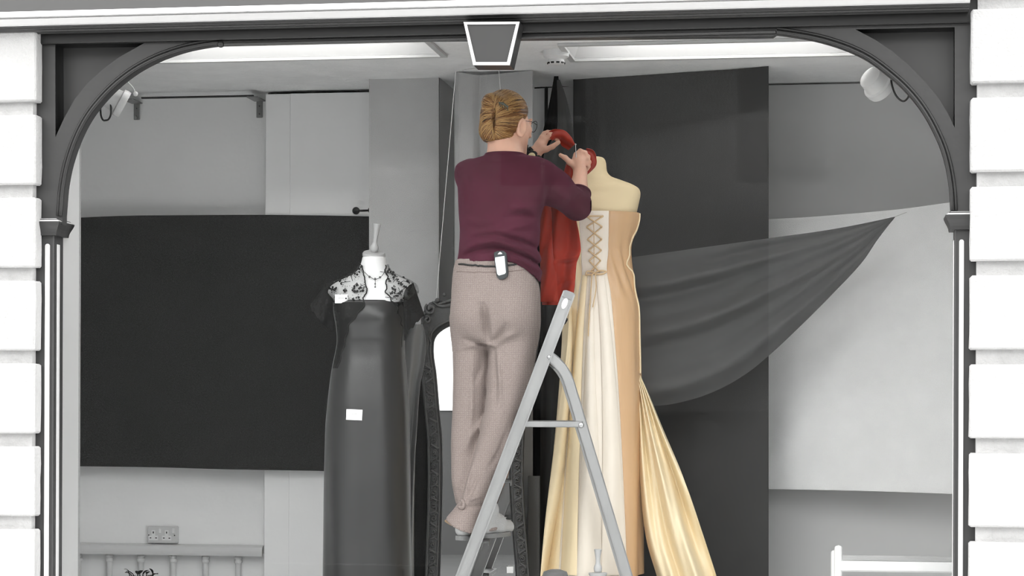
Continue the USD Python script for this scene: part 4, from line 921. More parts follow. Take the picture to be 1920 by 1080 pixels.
bow = dr.part('bow', tube(smooth_path([on_gown(1117, 514, .018), on_gown(1106, 510, .022), on_gown(1103, 515, .02), on_gown(1110, 517, .02), on_gown(1117, 514, .02), on_gown(1126, 509, .022), on_gown(1136, 511, .02), on_gown(1128, 516, .02), on_gown(1117, 515, .02)], 50), .003, 8), lacem, smooth=True)
dr.part('bow_tail', tube([on_gown(1114 - 2.5 * k / 12, 516 + 116 * k / 12, .030) for k in range(13)], .0024, 7), lacem, smooth=True, under=bow)
dr.part('bow_tail', tube([on_gown(1119 + 2 * np.sin(k / 3), 516 + 62 * k / 12, .030) for k in range(13)], .0022, 7), lacem, smooth=True, under=bow)
# cream overskirt falling at the left
def osk(u, v):
    py = 575 + v * 545; L = interp([(575, 1068), (640, 1064), (760, 1049), (880, 1034), (980, 1022), (1080, 1013), (1130, 1009)], 1, py); R = interp([(575, 1071), (640, 1075), (760, 1074), (860, 1073), (930, 1066), (980, 1054), (1030, 1042), (1080, 1030), (1130, 1022)], 1, py)
    px = L + u * (R - L); Y = .80 + .10 * u - .03 * np.sin(np.pi * u) + .012 * np.sin(5 * u + 5 * v)
    return np.stack([P(a, b, c) for a, b, c in zip(px.ravel(), py.ravel(), Y.ravel())]).reshape(*u.shape, 3)
dr.part('overskirt', sheet(osk, 20, 60, .0025), s_cream, smooth=True)
# golden train spreading at the right
def train(u, v):
    py = 695 + v * 700; L = interp([(695, 1192), (760, 1196), (850, 1198), (950, 1204), (1010, 1212), (1080, 1232), (1400, 1330)], 1, py); R = interp([(695, 1196), (730, 1212), (800, 1241), (900, 1283), (1000, 1317), (1080, 1343), (1400, 1440)], 1, py)
    px = L + u * (R - L)
    Y = .98 - .10 * v - .075 * v ** .5 * np.sin(np.pi * np.clip(u, 0, 1)) + .050 * np.minimum(v * 3, 1) * np.sin(u * 13 - 5.5 * v - .6) * (0.35 + .65 * u) + .010 * np.sin(u * 31 + 3 * v + 1)
    return np.stack([P(a, b, c) for a, b, c in zip(px.ravel(), py.ravel(), Y.ravel())]).reshape(*u.shape, 3)
dr.part('train', sheet(train, 70, 90, .0025), s_gold, smooth=True, label='golden cream satin train')

# ---------------------------------------------------------------- small bust form on the floor in front of the gown
Ym = 0.62
mb = Thing('small_bust_form', 'small bust form with grey wooden finial at the foot of the gown', 'dress form', (P(1121, 1300, Ym)[0], Ym, zF))
c = P(1121, 1075, Ym); wood_s = M('grey_wood', 190, 0.45, var=.04, vscale=9)
mb.part('finial', lathe([(.008, 0), (.0135, .005), (.0155, .015), (.0140, .024), (.0095, .033), (.0085, .045), (.0105, .065), (.0145, .085), (.0150, .0865), (.012, .087)], c + [0, 0, .002], (0, 0, 1), 28), wood_s, smooth=35)
mb.part('neck_cap', lathe([(.030, -.01), (.034, -.004), (.034, .002), (.012, .004)], c, (0, 0, 1), 36), wood_s, smooth=35)
f = Field([c[0] - .22, Ym - .16, zF + .1], [c[0] + .22, Ym + .16, c[2] + .02], .006)
f.loft(np.array([c[2] - .008, c[2] - .05, c[2] - .075, c[2] - .10, c[2] - .15, c[2] - .25, c[2] - .40]), c[0], Ym, [.031, .036, .06, .09, .10, .09, .085], [.031, .036, .042, .05, .06, .06, .06], k=.01)
mb.part('torso', f.mesh(2), form_w, smooth=True)
mb.part('stand_pole', tube([(c[0], Ym, zF + .02), (c[0], Ym, c[2] - .35)], .012, 12), wood_s, smooth=True); mb.part('stand_base', lathe([(.11, 0), (.11, .012), (.02, .03), (.02, .05)], (c[0], Ym, zF), sides=32), wood_s, smooth=35)
# dark cushion seen under the hem
ch = P(1041, 1074, .45)
hs = Thing('dark_hat', 'rounded charcoal felt hat on a stand under the gown hem, left of bust', 'hat', (ch[0], .45, zF))
hs.part('crown', lathe([(.062, -.06), (.064, -.058), (.054, -.045), (.05, -.02), (.042, .004), (.018, .012)], ch, (0, 0, 1), 36), cloth('felt', 104), smooth=35)
hs.part('stand_pole', tube([(ch[0], .45, zF), (ch[0], .45, ch[2] - .04)], .01, 12), wood_s, smooth=True); hs.part('stand_base', lathe([(.08, 0), (.08, .012), (.012, .02)], (ch[0], .45, zF), sides=28), wood_s, smooth=35)

# ---------------------------------------------------------------- cheval mirror
Yz = 1.13
mrow = [(588, 800, 1000), (600, 795, 1005), (630, 790, 1008), (660, 789, 1004), (700, 794, 996), (760, 799, 986), (830, 805, 979), (890, 806, 978), (960, 805, 981), (1080, 801, 990), (1250, 796, 998), (1420, 800, 994)]
iw = 26
mw = Thing('cheval_mirror', 'tall waisted mirror in a carved dark wooden frame behind the woman', 'mirror', (P(893, 1380, Yz)[0], Yz, zF))
mzs = np.array([P(893, r[0], Yz)[2] for r in mrow]); mzs[-1] = zF + .05
mL = np.array([P(r[1], r[0], Yz)[0] for r in mrow]); mR = np.array([P(r[2], r[0], Yz)[0] for r in mrow])
o = np.argsort(mzs); gL, gR = PchipInterpolator(mzs[o], mL[o]), PchipInterpolator(mzs[o], mR[o])
zs = np.linspace(mzs.min(), mzs.max(), 60); top = mzs.max()
cxm = (gL(top) + gR(top)) / 2; hw = (gR(top) - gL(top)) / 2
def ring_pts(inset, rise):
    zz0 = top - .02 - inset * 1.6
    L = [(gL(z) + inset, z) for z in zs[zs < zz0]]; R = [(gR(z) - inset, z) for z in zs[zs < zz0]][::-1]
    a = np.linspace(np.pi, 0, 40); xl_, xr_ = L[-1][0], R[0][0]
    arc = [((xl_ + xr_) / 2 + (xr_ - xl_) / 2 * math.cos(q), L[-1][1] + (rise + inset * 1.6) * math.sin(q) ** .9) for q in a]
    return L + arc + R
outer = Polygon(ring_pts(0, .085)); inner = Polygon([(x, max(z, zF + .10)) for x, z in ring_pts(.052, .012)]).buffer(0)
mid = Polygon([(x, max(z, zF + .085)) for x, z in ring_pts(.040, .024)]).buffer(0)
fr_m = M('carved_dark_wood', 82, 0.38, var=.12, vscale=14, bump=.2, bscale=50, spec=.5)
ANG = math.radians(5.3)
Rz = trimesh.transformations.rotation_matrix(ANG, [0, 0, 1], [P(830, 700, Yz)[0], Yz, 0])
def mrot(m): m.apply_transform(Rz); return m
fp = mw.part('frame', mrot(plate(outer.difference(mid), Yz - .02, Yz + .02)), fr_m)
mw.part('inner_moulding', mrot(plate(mid.buffer(.004).difference(inner), Yz - .008, Yz + .018)), M('mirror_inner_edge', 40, .35, var=.05))
mirm = usdkit.material(stage, '/World/Looks/mirror_silver', {'g': ('glossy_bsdf', {'roughness': 0.0, 'color': (.93, .93, .93)})}, surface='g.BSDF')
mw.part('mirror_glass', mrot(plate(inner.buffer(.003), Yz + .004, Yz + .010)), mirm, label='silvered mirror glass')
# edge rolls
ob_ = np.array(outer.exterior.coords)[:-1]; mw.part('edge_roll', mrot(tube(np.c_[ob_[:, 0], np.full(len(ob_), Yz - .020), ob_[:, 1]], .006, 8, closed=True)), fr_m, smooth=True)
mb_ = np.array(mid.exterior.coords)[:-1]; mw.part('edge_roll', mrot(tube(np.c_[mb_[:, 0], np.full(len(mb_), Yz - .018), mb_[:, 1]], .005, 8, closed=True)), fr_m, smooth=True)
# carved scrolls down both stiles
def scroll(cx, cz, r, sgn, turn=1.6, y=Yz - .024, w=.0042, n=26, ph=0.0):
    a = np.linspace(0, turn * 2 * np.pi, n); rr = r * (1 - .75 * a / a[-1])
    return tube(np.c_[cx + sgn * rr * np.cos(a + ph), np.full(n, y) - .004 * (a / a[-1]), cz + rr * np.sin(a + ph)], np.linspace(w * .7, w, n), 7)
def s_curve(cx, z0, z1, sgn, w=.004):
    s = np.linspace(0, 1, 14); return tube(np.c_[cx + sgn * .011 * np.sin(2 * np.pi * s), np.full(14, Yz - .022), z0 + (z1 - z0) * s], w * (.5 + np.sin(np.pi * s)), 7)
for side in (-1, 1):
    zc_ = zF + .14; k = 0
    while zc_ < P(893, 690, Yz)[2]:
        xc = (gL(zc_) + .020) if side < 0 else (gR(zc_) - .020)
        sg = side * (1 if k % 2 else -1)
        mw.part('carving', mrot(join(scroll(xc, zc_, .0125, sg), s_curve(xc, zc_ + .008, zc_ + .045, sg), s_curve(xc + sg * .005, zc_ + .012, zc_ + .038, sg, .003), s_curve(xc - sg * .006, zc_ + .014, zc_ + .036, -sg, .0028))), fr_m, smooth=True, under=fp)
        zc_ += .052; k += 1
# volutes and leaf scrolls at the shoulder and crest
def vol(px, py, r, sgn, turn=1.4, w=.008, ph=0.0, y=Yz - .03): p = P(px, py, Yz); return mrot(scroll(p[0], p[2], r, sgn, turn, y, w, 40, ph))
def swp(pts, w, y=Yz - .026):
    q = smooth_path([P(a, b, Yz) for a, b in pts], 30); q[:, 1] = y; s = np.linspace(0, 1, 30); return mrot(tube(q, w * (.25 + .75 * np.sin(np.pi * (s * .85 + .1))), 9))
cr = mw.part('crest', mrot(plate(Polygon([XZ(a, b, Yz) for a, b in [(793, 618), (790, 600), (797, 580), (806, 568), (820, 563), (838, 566), (850, 560), (900, 545), (950, 560), (975, 564), (995, 572), (1004, 590), (1006, 618), (985, 600), (940, 585), (890, 582), (840, 587), (815, 600)]]).buffer(0), Yz - .014, Yz + .014)), fr_m)
for m in (vol(809, 580, .022, 1, 1.25, .0075, 2.2), vol(803, 600, .014, -1, 1.2, .006, 1.0), vol(990, 583, .022, -1, 1.25, .0075, .9), swp([(812, 566), (830, 575), (845, 572), (862, 560)], .007), swp([(836, 566), (850, 562), (865, 548), (880, 545)], .008), swp([(988, 566), (970, 575), (955, 572), (938, 560)], .007), swp([(900, 540), (895, 560), (900, 580)], .012),
          swp([(782, 614), (795, 628), (797, 645), (789, 660), (784, 648)], .007), swp([(797, 620), (803, 640), (799, 662), (792, 680), (796, 700)], .006), swp([(790, 655), (786, 672), (790, 690), (800, 703)], .006), swp([(808, 612), (806, 630), (810, 645)], .004)):
    mw.part('scroll', m, fr_m, smooth=True, under=cr)
for a, b, r in ((821, 564, .010), (834, 553, .007), (784, 649, .007)):
    s_ = trimesh.creation.icosphere(3, r); s_.apply_translation(P(a, b, Yz) + [0, -.02, 0]); mw.part('bead', mrot(s_), fr_m, smooth=True, under=cr)
mw.part('foot', mrot(boxx((mL[-1] - .02, Yz - .16, zF), (mL[-1] + .05, Yz + .05, zF + .06), .01)), fr_m); mw.part('foot', mrot(boxx((mR[-1] - .05, Yz - .16, zF), (mR[-1] + .02, Yz + .05, zF + .06), .01)), fr_m)
pt = P(956, 1068, Yz + .02)
price('price_card', 'small blank white price tag on the mirror glass near the floor', [(950, 1062.5), (962.5, 1062.5), (962.5, 1074.5), (950, 1074.5)], Yz - .01, None, 0)
# grey satin draped over the mirror's left edge, dark cloth behind it
def gsd(u, v):
    py = 608 + v * (zfl(1.0) - 608); L = interp([(608, 772), (640, 750), (800, 752), (1500, 752)], 1, py); R = interp([(608, 792), (640, 799), (680, 796), (720, 788), (800, 782), (870, 778), (960, 776), (1500, 776)], 1, py)
    px = L + u * (R - L); Y = 1.02 + .03 * np.sin(u * 9 + v * 6) * (0.4 + v) + .02 * u
    return np.stack([P(a, b, c) for a, b, c in zip(px.ravel(), py.ravel(), Y.ravel())]).reshape(*u.shape, 3)
t = Thing('grey_satin_drape', 'mid grey satin drape hanging between black dress and mirror', 'drape', P(772, 1400, 1.02))
t.part('cloth', sheet(gsd, 30, 60, .002), M('grey_satin', 140, .45, var=.06, vscale=3, bump=.1, bscale=12), smooth=True)
def dkb(u, v):
    py = 640 + v * (zfl(1.22) - 640); px = 768 + u * 92; Y = 1.24 + .012 * np.sin(u * 14)
    return np.stack([P(a, b, c) for a, b, c in zip(px.ravel(), py.ravel(), Y.ravel())]).reshape(*u.shape, 3)
t = Thing('black_backcloth', 'black cloth hanging low behind the left side of the mirror', 'cloth', P(815, 1400, 1.24))
t.part('cloth', sheet(dkb, 30, 20, .002), black_c, smooth=True)
# ================================================================ stepladder
Yn, Yf_ = 0.30, 0.60
alu = M('brushed_aluminium', 176, 0.36, var=.05, vscale=20, metal=0.85, stretch=(1, 1, .2), bump=.04, bscale=80)
alu_d = M('aluminium_inner', 120, 0.45, metal=0.8); rubber = M('black_rubber', 34, 0.8)
lad = Thing('stepladder', 'aluminium stepladder seen edge-on under the woman', 'stepladder', (P(960, 1200, .45)[0], .45, zF))
def bar(p, q, w, y0, y1, r=.003, lip=True):
    """A channel between two points of the side plane: web towards the street, lips along both edges."""
    p, q = np.array(p), np.array(q); d = q - p; L = np.linalg.norm(d); d /= L; n = np.array([d[1], -d[0]])
    def quad(o0, o1, a, b):
        c = [p + n * o0, p + n * o1, q + n * o1, q + n * o0]; return trimesh.convex.convex_hull(np.array([[x, y, z] for x, z in c for y in (a, b)]))
    h = w / 2; ms = [quad(-h, h, y0, y0 + .003)]
    if lip: s_ = 1 if y1 > y0 else -1; ms += [quad(-h, -h + .005, y0 - .006 * s_, y1), quad(h - .005, h, y0 - .006 * s_, y1), quad(h - .011, h - .008, y0 - .003 * s_, y0)]
    return join(*ms)
def axis_pt(py, Y):                       # centre of the front stile at a picture row of the near plane
    px = 1067 + (py - 547) * (868 - 1067) / (1080 - 547); return P(px, py, Yn)
_lr = trimesh.transformations.rotation_matrix(math.radians(8.6), [0, 0, 1], [P(965, 800, Yn)[0], Yn, 0])
_lpart = lad.part
def _turned(name, mesh, *a, **k): mesh.apply_transform(_lr); return _lpart(name, mesh, *a, **k)
lad.part = _turned
def turned(p): return trimesh.transform_points([p], _lr)[0]
a0, a1 = axis_pt(549, Yn), axis_pt(1080, Yn)
k = (zF + .012 - a0[2]) / (a1[2] - a0[2]); foot = a0 + (a1 - a0) * k
W = .0455
for nm, y0, y1 in (('near', Yn, Yn + .022), ('far', Yf_ + .02, Yf_)):
    sp = lad.part('stile', bar((foot[0], foot[2]), (a0[0], a0[2]), W, y0, y1 if nm == 'near' else y1), alu)
    d = np.array([a0[0] - foot[0], a0[2] - foot[2]]); d /= np.linalg.norm(d); n = np.array([d[1], -d[0]]); c = np.array([a0[0], a0[2]])
    cap_ = Polygon([c - n * W / 2 - d * .02, c + n * W / 2 - d * .02, c + n * W / 2 + d * .002, c + n * W * .3 + d * .007, c - n * W * .3 + d * .007, c - n * W / 2 + d * .002])
    lad.part('top_cap', plate(cap_, min(y0, y1) - .004, max(y0, y1) + .002), M('grey_cap', 150, .35, metal=.5), under=sp)
    sl = Point(*(c - d * .040 - n * .002)).buffer(.0095); sl = affinity.rotate(affinity.scale(sl, 1.0, 2.1), -math.degrees(math.atan2(d[0], d[1])))
    lad.part('white_sticker', plate(sl, min(y0, y1) - .0035, min(y0, y1) - .002), M('white_sticker', 252, .4), under=sp, label='oval white sticker')
    lad.part('rubber_foot', boxx((foot[0] - .03, min(y0, y1) - .006, zF), (foot[0] + .03, max(y0, y1) + .006, zF + .05), .006), rubber, under=sp)
    # rear leg, bent near the top
    leg = [(1031, 669), (1048, 684), (1062, 705), (1073, 738), (1089, 792), (1175, 1080)]
    lp = smooth_path([XZ(x, y, Yn) for x, y in leg], 60); e = (lp[-1] - lp[-8]); e /= np.linalg.norm(e); ext = lp[-1] + e * ((zF + .012 - lp[-1][1]) / e[1]); lp = np.vstack([lp, ext])
    t_ = np.gradient(lp, axis=0); t_ /= np.linalg.norm(t_, axis=1, keepdims=True); nn = np.stack([t_[:, 1], -t_[:, 0]], 1)
    w2 = .019; yy0 = y0 + .004 if nm == 'near' else y0 - .004; yy1 = y1 if nm == 'near' else y1
    lo, hi = min(yy0, yy1), max(yy0, yy1)
    web = Polygon(list(lp - nn * w2) + list((lp + nn * w2)[::-1])); l1 = Polygon(list(lp - nn * w2) + list((lp - nn * (w2 - .004))[::-1])); l2 = Polygon(list(lp + nn * w2) + list((lp + nn * (w2 - .004))[::-1]))
    yw = (lo, lo + .003) if nm == 'near' else (hi - .003, hi)
    rl = lad.part('rear_leg', join(plate(web.buffer(0), *yw), plate(l1.buffer(0), lo, hi), plate(l2.buffer(0), lo, hi)), alu)
    lad.part('rubber_foot', boxx((ext[0] - .025, lo - .004, zF), (ext[0] + .025, hi + .004, zF + .045), .006), rubber, under=rl)
    s0, s1 = XZ(984, 795, Yn), XZ(1092, 795, Yn)
    lad.part('strut', boxx((s0[0], lo - .003, s0[1] - .0115), (s1[0], lo + .010, s0[1] + .0115), .003), alu)
    for bx, bz, rr in ((1089, 797, .010), (1029, 669, .008)):
        b = P(bx, bz, Yn); lad.part('bolt', lathe([(rr, 0), (rr, .003), (rr * .7, .006), (rr * .35, .007)], (b[0], lo - .003, b[2]), (0, -1, 0), 20), M('bright_bolt', 215, .25, metal=.9), smooth=35)
for py in (676, 788, 900, 1012, 1130, 1245):
    c = axis_pt(py, Yn); lad.part('step', join(boxx((c[0] - .030, Yn + .024, c[2] - .012), (c[0] + .046, Yf_ - .004, c[2] - .004), .003), boxx((c[0] + .040, Yn + .024, c[2] - .022), (c[0] + .046, Yf_ - .004, c[2] - .004), .002)), alu_d)
    pass
lad.part('top_platform', boxx((a0[0] - .055, Yn + .024, a0[2] - .10), (a0[0] - .004, Yf_ - .004, a0[2] - .085), .004), rubber)

# ================================================================ the woman on the ladder
Yw = 0.46
skin = M('skin', (216, 170, 148), 0.5, var=.05, vscale=25, bump=.06, bscale=150, spec=.35, extra={'subsurface_weight': .12, 'subsurface_radius': (.02, .008, .005), 'subsurface_scale': .3})
knit = usdkit.material(stage, '/World/Looks/plum_knit', {'tc': ('texture_coordinate', {}), 'n': ('noise_texture', {'scale': 5.0, 'detail': 3.0}), 'w': ('wave_texture', {'bands_direction': 'z', 'scale': 160.0, 'distortion': 2.0, 'detail': 1.0}), 'b': ('noise_texture', {'scale': 380.0}),
    'r': ('rgb_ramp', {'ramp': [(0.3, lin((68, 32, 42))), (0.7, lin((81, 38, 53)))]}), 'a': ('math', {'math_type': 'add'}), 'bp': ('bump', {'strength': .12, 'distance': .003}),
    'p': ('principled_bsdf', {'roughness': .9, 'specular_ior_level': .15, 'sheen_weight': .10, 'sheen_roughness': .5, 'sheen_tint': lin((190, 120, 160))})},
    [('tc.object', 'n.vector'), ('tc.object', 'w.vector'), ('tc.object', 'b.vector'), ('n.fac', 'r.fac'), ('r.color', 'p.base_color'), ('w.fac', 'a.value1'), ('b.fac', 'a.value2'), ('a.value', 'bp.height'), ('bp.normal', 'p.normal')], surface='p.BSDF')
tweed = usdkit.material(stage, '/World/Looks/checked_tweed', {'tc': ('texture_coordinate', {}), 'n': ('noise_texture', {'scale': 260.0, 'detail': 2.0}), 'wx': ('wave_texture', {'bands_direction': 'x', 'scale': 40.0}), 'wz': ('wave_texture', {'bands_direction': 'z', 'scale': 40.0}),
    'pw': ('math', {'math_type': 'power', 'value2': 5.0}), 'pz': ('math', {'math_type': 'power', 'value2': 5.0}), 'mx': ('math', {'math_type': 'maximum'}), 's': ('math', {'math_type': 'multiply', 'value2': .26}),
    'r': ('rgb_ramp', {'ramp': [(0.3, lin((138, 125, 120))), (0.7, lin((154, 142, 137)))]}), 'm': ('mix_color', {'b': lin((100, 88, 88))}), 'bp': ('bump', {'strength': .2, 'distance': .004}),
    'p': ('principled_bsdf', {'roughness': .9, 'specular_ior_level': .15, 'sheen_weight': .05})},
    [('tc.object', 'n.vector'), ('tc.object', 'wx.vector'), ('tc.object', 'wz.vector'), ('wx.fac', 'pw.value1'), ('wz.fac', 'pz.value1'), ('pw.value', 'mx.value1'), ('pz.value', 'mx.value2'), ('mx.value', 's.value1'), ('n.fac', 'r.fac'), ('r.color', 'm.a'), ('s.value', 'm.fac'), ('m.result', 'p.base_color'), ('n.fac', 'bp.height'), ('bp.normal', 'p.normal')], surface='p.BSDF')
wm = Thing('person', 'woman in plum sweater and checked grey trousers standing on the stepladder, reaching right', 'person', P(900, 1012, Yw))
def pj(px, py, Y): return P(px, py, Y)
HS = .93
Hc = pj(951, 227, .50)
az = math.radians(38); tiltf = math.radians(-8)
hf = np.array([math.sin(az) * math.cos(tiltf), math.cos(az) * math.cos(tiltf), math.sin(tiltf)]); hr = np.array([math.cos(az), -math.sin(az), 0]); hu = np.cross(hr, hf)
HA = np.array([hr, hf, hu])
def hp(r, f_, u): return Hc + (hr * r + hf * f_ + hu * u) * HS
shL, elL, wrL = pj(884, 326, .50), pj(932, 372, .735), pj(1002, 288, .755)
shR, elR, wrR = pj(1008, 328, .47), pj(1082, 386, .60), pj(1088, 322, .705)
trows = [(288, 912, 981), (294, 905, 987), (299, 886, 1006), (305, 868, 1024), (314, 860, 1034), (330, 858, 1034), (355, 859, 1026), (400, 861, 1017), (440, 863, 1012), (470, 861, 1011), (495, 857, 1013), (540, 850, 1014)]
tdep = np.array([.066, .070, .073, .075, .085, .095, .105, .112, .106, .103, .106, .115])
# body: head, neck, arms, hands, trunk and legs in one skin
lo = np.array([pj(835, 500, .3)[0], .22, pj(900, 1030, .4)[2]]); hi = np.array([pj(1118, 500, .8)[0], .86, pj(950, 160, .5)[2]])
B = Field(lo, hi, .0036)
B.ell(hp(0, -.012, .010), (.068, .087, .091), HA, k=.02); B.ell(hp(0, .035, -.035), (.056, .054, .070), HA, k=.03)
B.bone(hp(0, .045, -.065), hp(0, .078, -.108), .048, .022, k=.03)
for s in (-1, 1):
    B.bone(hp(s * .045, .03, -.06), hp(s * .015, .078, -.105), .026, .016, k=.025); B.ell(hp(s * .045, .062, -.025), (.022, .022, .02), HA, k=.02)
    B.ell(hp(s * .031, .093, .004), (.018, .012, .012), HA, k=.008, cut=True); B.ell(hp(s * .031, .084, .004), (.0125, .0125, .0125), HA, k=.002)
    B.bone(hp(s * .015, .098, .022), hp(s * .045, .086, .022), .006, .005, k=.012)
    e0 = hp(s * .083, .004, -.032)
    ea = np.array([hr * s * .92 - hf * .38, hf * .92 + hr * s * .38, hu]); B.ell(e0, (.0095, .020, .035), ea, k=.003); B.ell(e0 + ea[0] * .007 + hf * .003, (.0065, .012, .023), ea, k=.003, cut=True); B.ell(e0 - hu * .026 + hf * .002, (.006, .009, .009), ea, k=.004)
B.bone(hp(0, .098, .008), hp(0, .124, -.030), .0075, .0105, k=.010)
for s in (-1, 1): B.ell(hp(s * .010, .112, -.034), (.007, .010, .007), HA, k=.006)
B.ell(hp(0, .098, -.062), (.024, .010, .005), HA, k=.005); B.ell(hp(0, .097, -.073), (.021, .010, .006), HA, k=.005)
nb = pj(948, 300, Yw + .005)
B.bone(hp(0, -.028, -.060), nb, .050, .058, k=.03); B.bone(nb, pj(948, 330, Yw), .060, .085, k=.04)
rw = rows_world(trows, Yw); B.loft(rw[3:, 0], rw[3:, 1], Yw, rw[3:, 2] - .026, tdep[3:] - .026, k=.03)
for sh, el, wr in ((shL, elL, wrL), (shR, elR, wrR)):
    B.bone(sh, el, .044, .036, k=.03); B.bone(el, el + (wr - el) * .35, .036, .037, k=.015); B.bone(el + (wr - el) * .35, wr, .037, .0245, k=.012)
def finger(pts, r0, r1, k=.004):
    pts = [np.array(pj(*q)) for q in pts]; n = len(pts) - 1
    for i in range(n): B.bone(pts[i], pts[i + 1], r0 + (r1 - r0) * i / n, r0 + (r1 - r0) * (i + 1) / n, k=k)
# right hand: back of the hand to the street, thumb out to the left, fingers closed over the red collar
B.bone(wrR, pj(1084, 304, .715), .0235, .022, k=.012); B.bone(pj(1079, 306, .712), pj(1081, 291, .722), .016, .013, k=.010); B.bone(pj(1087, 306, .716), pj(1090, 292, .726), .016, .013, k=.010); B.bone(pj(1091, 310, .718), pj(1095, 300, .728), .014, .012, k=.010)
finger([(1079, 313, .706), (1068, 304, .698), (1060, 296, .694), (1051, 291, .692)], .0125, .0078, .006)
finger([(1081, 290, .722), (1088, 283, .724), (1097, 286, .736), (1100, 293, .750)], .0095, .0075)
finger([(1088, 291, .726), (1096, 288, .728), (1103, 294, .742), (1103, 302, .756)], .0095, .0075)
finger([(1092, 297, .728), (1100, 297, .730), (1105, 304, .744), (1103, 311, .757)], .0092, .0072)
finger([(1095, 305, .728), (1101, 306, .730), (1104, 312, .742), (1101, 318, .752)], .0082, .0065)
# left hand: thumb and fingers pinching the cloth
B.bone(wrL, pj(1013, 275, .760), .0235, .022, k=.012); B.bone(pj(1012, 278, .758), pj(1021, 264, .766), .017, .014, k=.010); B.bone(pj(1010, 272, .766), pj(1016, 260, .774), .016, .013, k=.010)
finger([(1011, 284, .752), (1024, 280, .748), (1036, 275, .746), (1047, 267, .750)], .0125, .0080, .006)
finger([(1021, 263, .766), (1031, 257, .772), (1040, 258, .782), (1046, 264, .786)], .0095, .0075)
finger([(1019, 260, .772), (1029, 252, .780), (1038, 252, .790), (1044, 257, .794)], .0095, .0075)
finger([(1017, 258, .778), (1025, 249, .788), (1033, 248, .798), (1039, 252, .802)], .0090, .0072)
finger([(1014, 258, .784), (1020, 250, .794), (1027, 247, .802), (1032, 250, .806)], .0082, .0065)
# legs down to the ankles
hipL, hipR = pj(890, 590, Yw + .01), pj(958, 590, Yw - .01)
kneeL, kneeR = pj(882, 790, .50), pj(946, 790, .42); ankL, ankR = pj(916, 985, .47), pj(884, 985, .40)
B.bone(pj(930, 520, Yw), pj(930, 580, Yw), .10, .10, k=.05)
for h_, k_, a_ in ((hipL, kneeL, ankL), (hipR, kneeR, ankR)): B.bone(h_, k_, .066, .046, k=.03); B.bone(k_, a_, .046, .034, k=.02)
footL = pj(948, 999, .60); footR = pj(928, 1014, .54)
for a_, t_ in ((ankL, footL), (ankR, footR)): B.bone(a_ + [0, 0, .02], a_, .032, .026, k=.01)
wm.part('body', B.mesh(3), skin, smooth=True, label='head, neck, forearms and hands of the woman')
# sweater
S = Field(lo, [hi[0], hi[1], pj(940, 280, .5)[2]], .0052)
zs_ = rw[:, 0]; S.loft(zs_, rw[:, 1], Yw, rw[:, 2], tdep, k=.02, n=2.2)
S.bone(shL, elL, .056, .050, k=.035); S.bone(elL, elL + (wrL - elL) * .55, .050, .043, k=.02)
S.bone(pj(1000, 326, .465), pj(1040, 352, .52), .064, .060, k=.035); S.bone(pj(1040, 352, .52), elR, .060, .0525, k=.03); S.bone(elR, elR + (wrR - elR) * .42, .0525, .044, k=.012)
S.ell(pj(905, 352, Yw - .06), (.055, .035, .075), k=.05); S.ell(pj(985, 352, Yw - .055), (.055, .035, .075), k=.05)
def px_path(pts, Y=Yw - .1): return [XZ(x, y, Y) for x, y in pts]
for pts, w, a in (([(1016, 386), (1012, 402), (1008, 425)], .010, -.014), ([(1005, 392), (985, 388), (955, 392)], .016, .008), ([(1000, 405), (975, 402), (945, 408)], .012, -.006), ([(1008, 412), (975, 425), (930, 432)], .014, .007),
                  ([(864, 470), (895, 455), (935, 452), (985, 468), (1010, 486)], .012, .010), ([(860, 482), (890, 470), (925, 466), (965, 474)], .010, -.009), ([(940, 445), (975, 452), (1008, 466)], .012, -.008), ([(880, 440), (930, 432), (990, 448)], .014, .007), ([(958, 478), (985, 492), (1010, 512)], .010, .010), ([(950, 470), (985, 482), (1012, 500)], .008, -.008), ([(866, 320), (880, 345), (876, 390)], .014, -.004), ([(868, 410), (900, 420), (940, 415)], .014, .004), ([(930, 330), (945, 345), (960, 332)], .016, -.003), ([(1030, 345), (1060, 372), (1085, 398)], .014, .006), ([(1050, 400), (1080, 405), (1098, 396)], .012, .007), ([(1040, 385), (1062, 400), (1075, 408)], .007, -.006)):
    S.fold(px_path(pts), w, a * 1.7, -1, Yw + .05)
# hem follows the waist and dips at her right side; neckline open; cuffs cut
hx = np.array([840, 853, 880, 935, 965, 985, 1003, 1012, 1030]); hy = np.array([497, 497, 494, 490, 494, 504, 520, 534, 540])
hX = np.array([P(x, 500, Yw - .05)[0] for x in hx]); hZ = np.array([P(940, y, Yw - .05)[2] for y in hy])
S.cut_half(lambda X, Y, Z: np.interp(X, hX, hZ) - Z + 0 * Y)
cw = wrR - elR; cw /= np.linalg.norm(cw); ce = elR + (wrR - elR) * .36
def cuffR(X, Y, Z):
    q = (X - ce[0]) * cw[0] + (Y - ce[1]) * cw[1] + (Z - ce[2]) * cw[2]; rad = np.sqrt((X - ce[0]) ** 2 + (Y - ce[1]) ** 2 + (Z - ce[2]) ** 2)
    return np.where(rad < .085, q, -1)
S.cut_half(cuffR)
zn = pj(945, 291, Yw)[2]
swp_ = wm.part('sweater', S.mesh(3), knit, smooth=True, label='plum knitted sweater with three-quarter sleeves')
th = np.linspace(0, 2 * np.pi, 40, endpoint=False); ncx, ncz = pj(946, 293, Yw), None
wm.part('neckband', tube(np.c_[ncx[0] + .067 * np.cos(th), Yw + .002 + .066 * np.sin(th), pj(946, 290.5, Yw)[2] + 0 * th], .0065, 10, closed=True), knit, smooth=True, under=swp_)
cb = np.cross(cw, [0, 1, 0]); cb /= np.linalg.norm(cb); cc = np.cross(cw, cb)
wm.part('cuff', tube([ce + .0425 * (math.cos(a) * cb + math.sin(a) * cc) for a in th], .0065, 8, closed=True), knit, smooth=True, under=swp_)
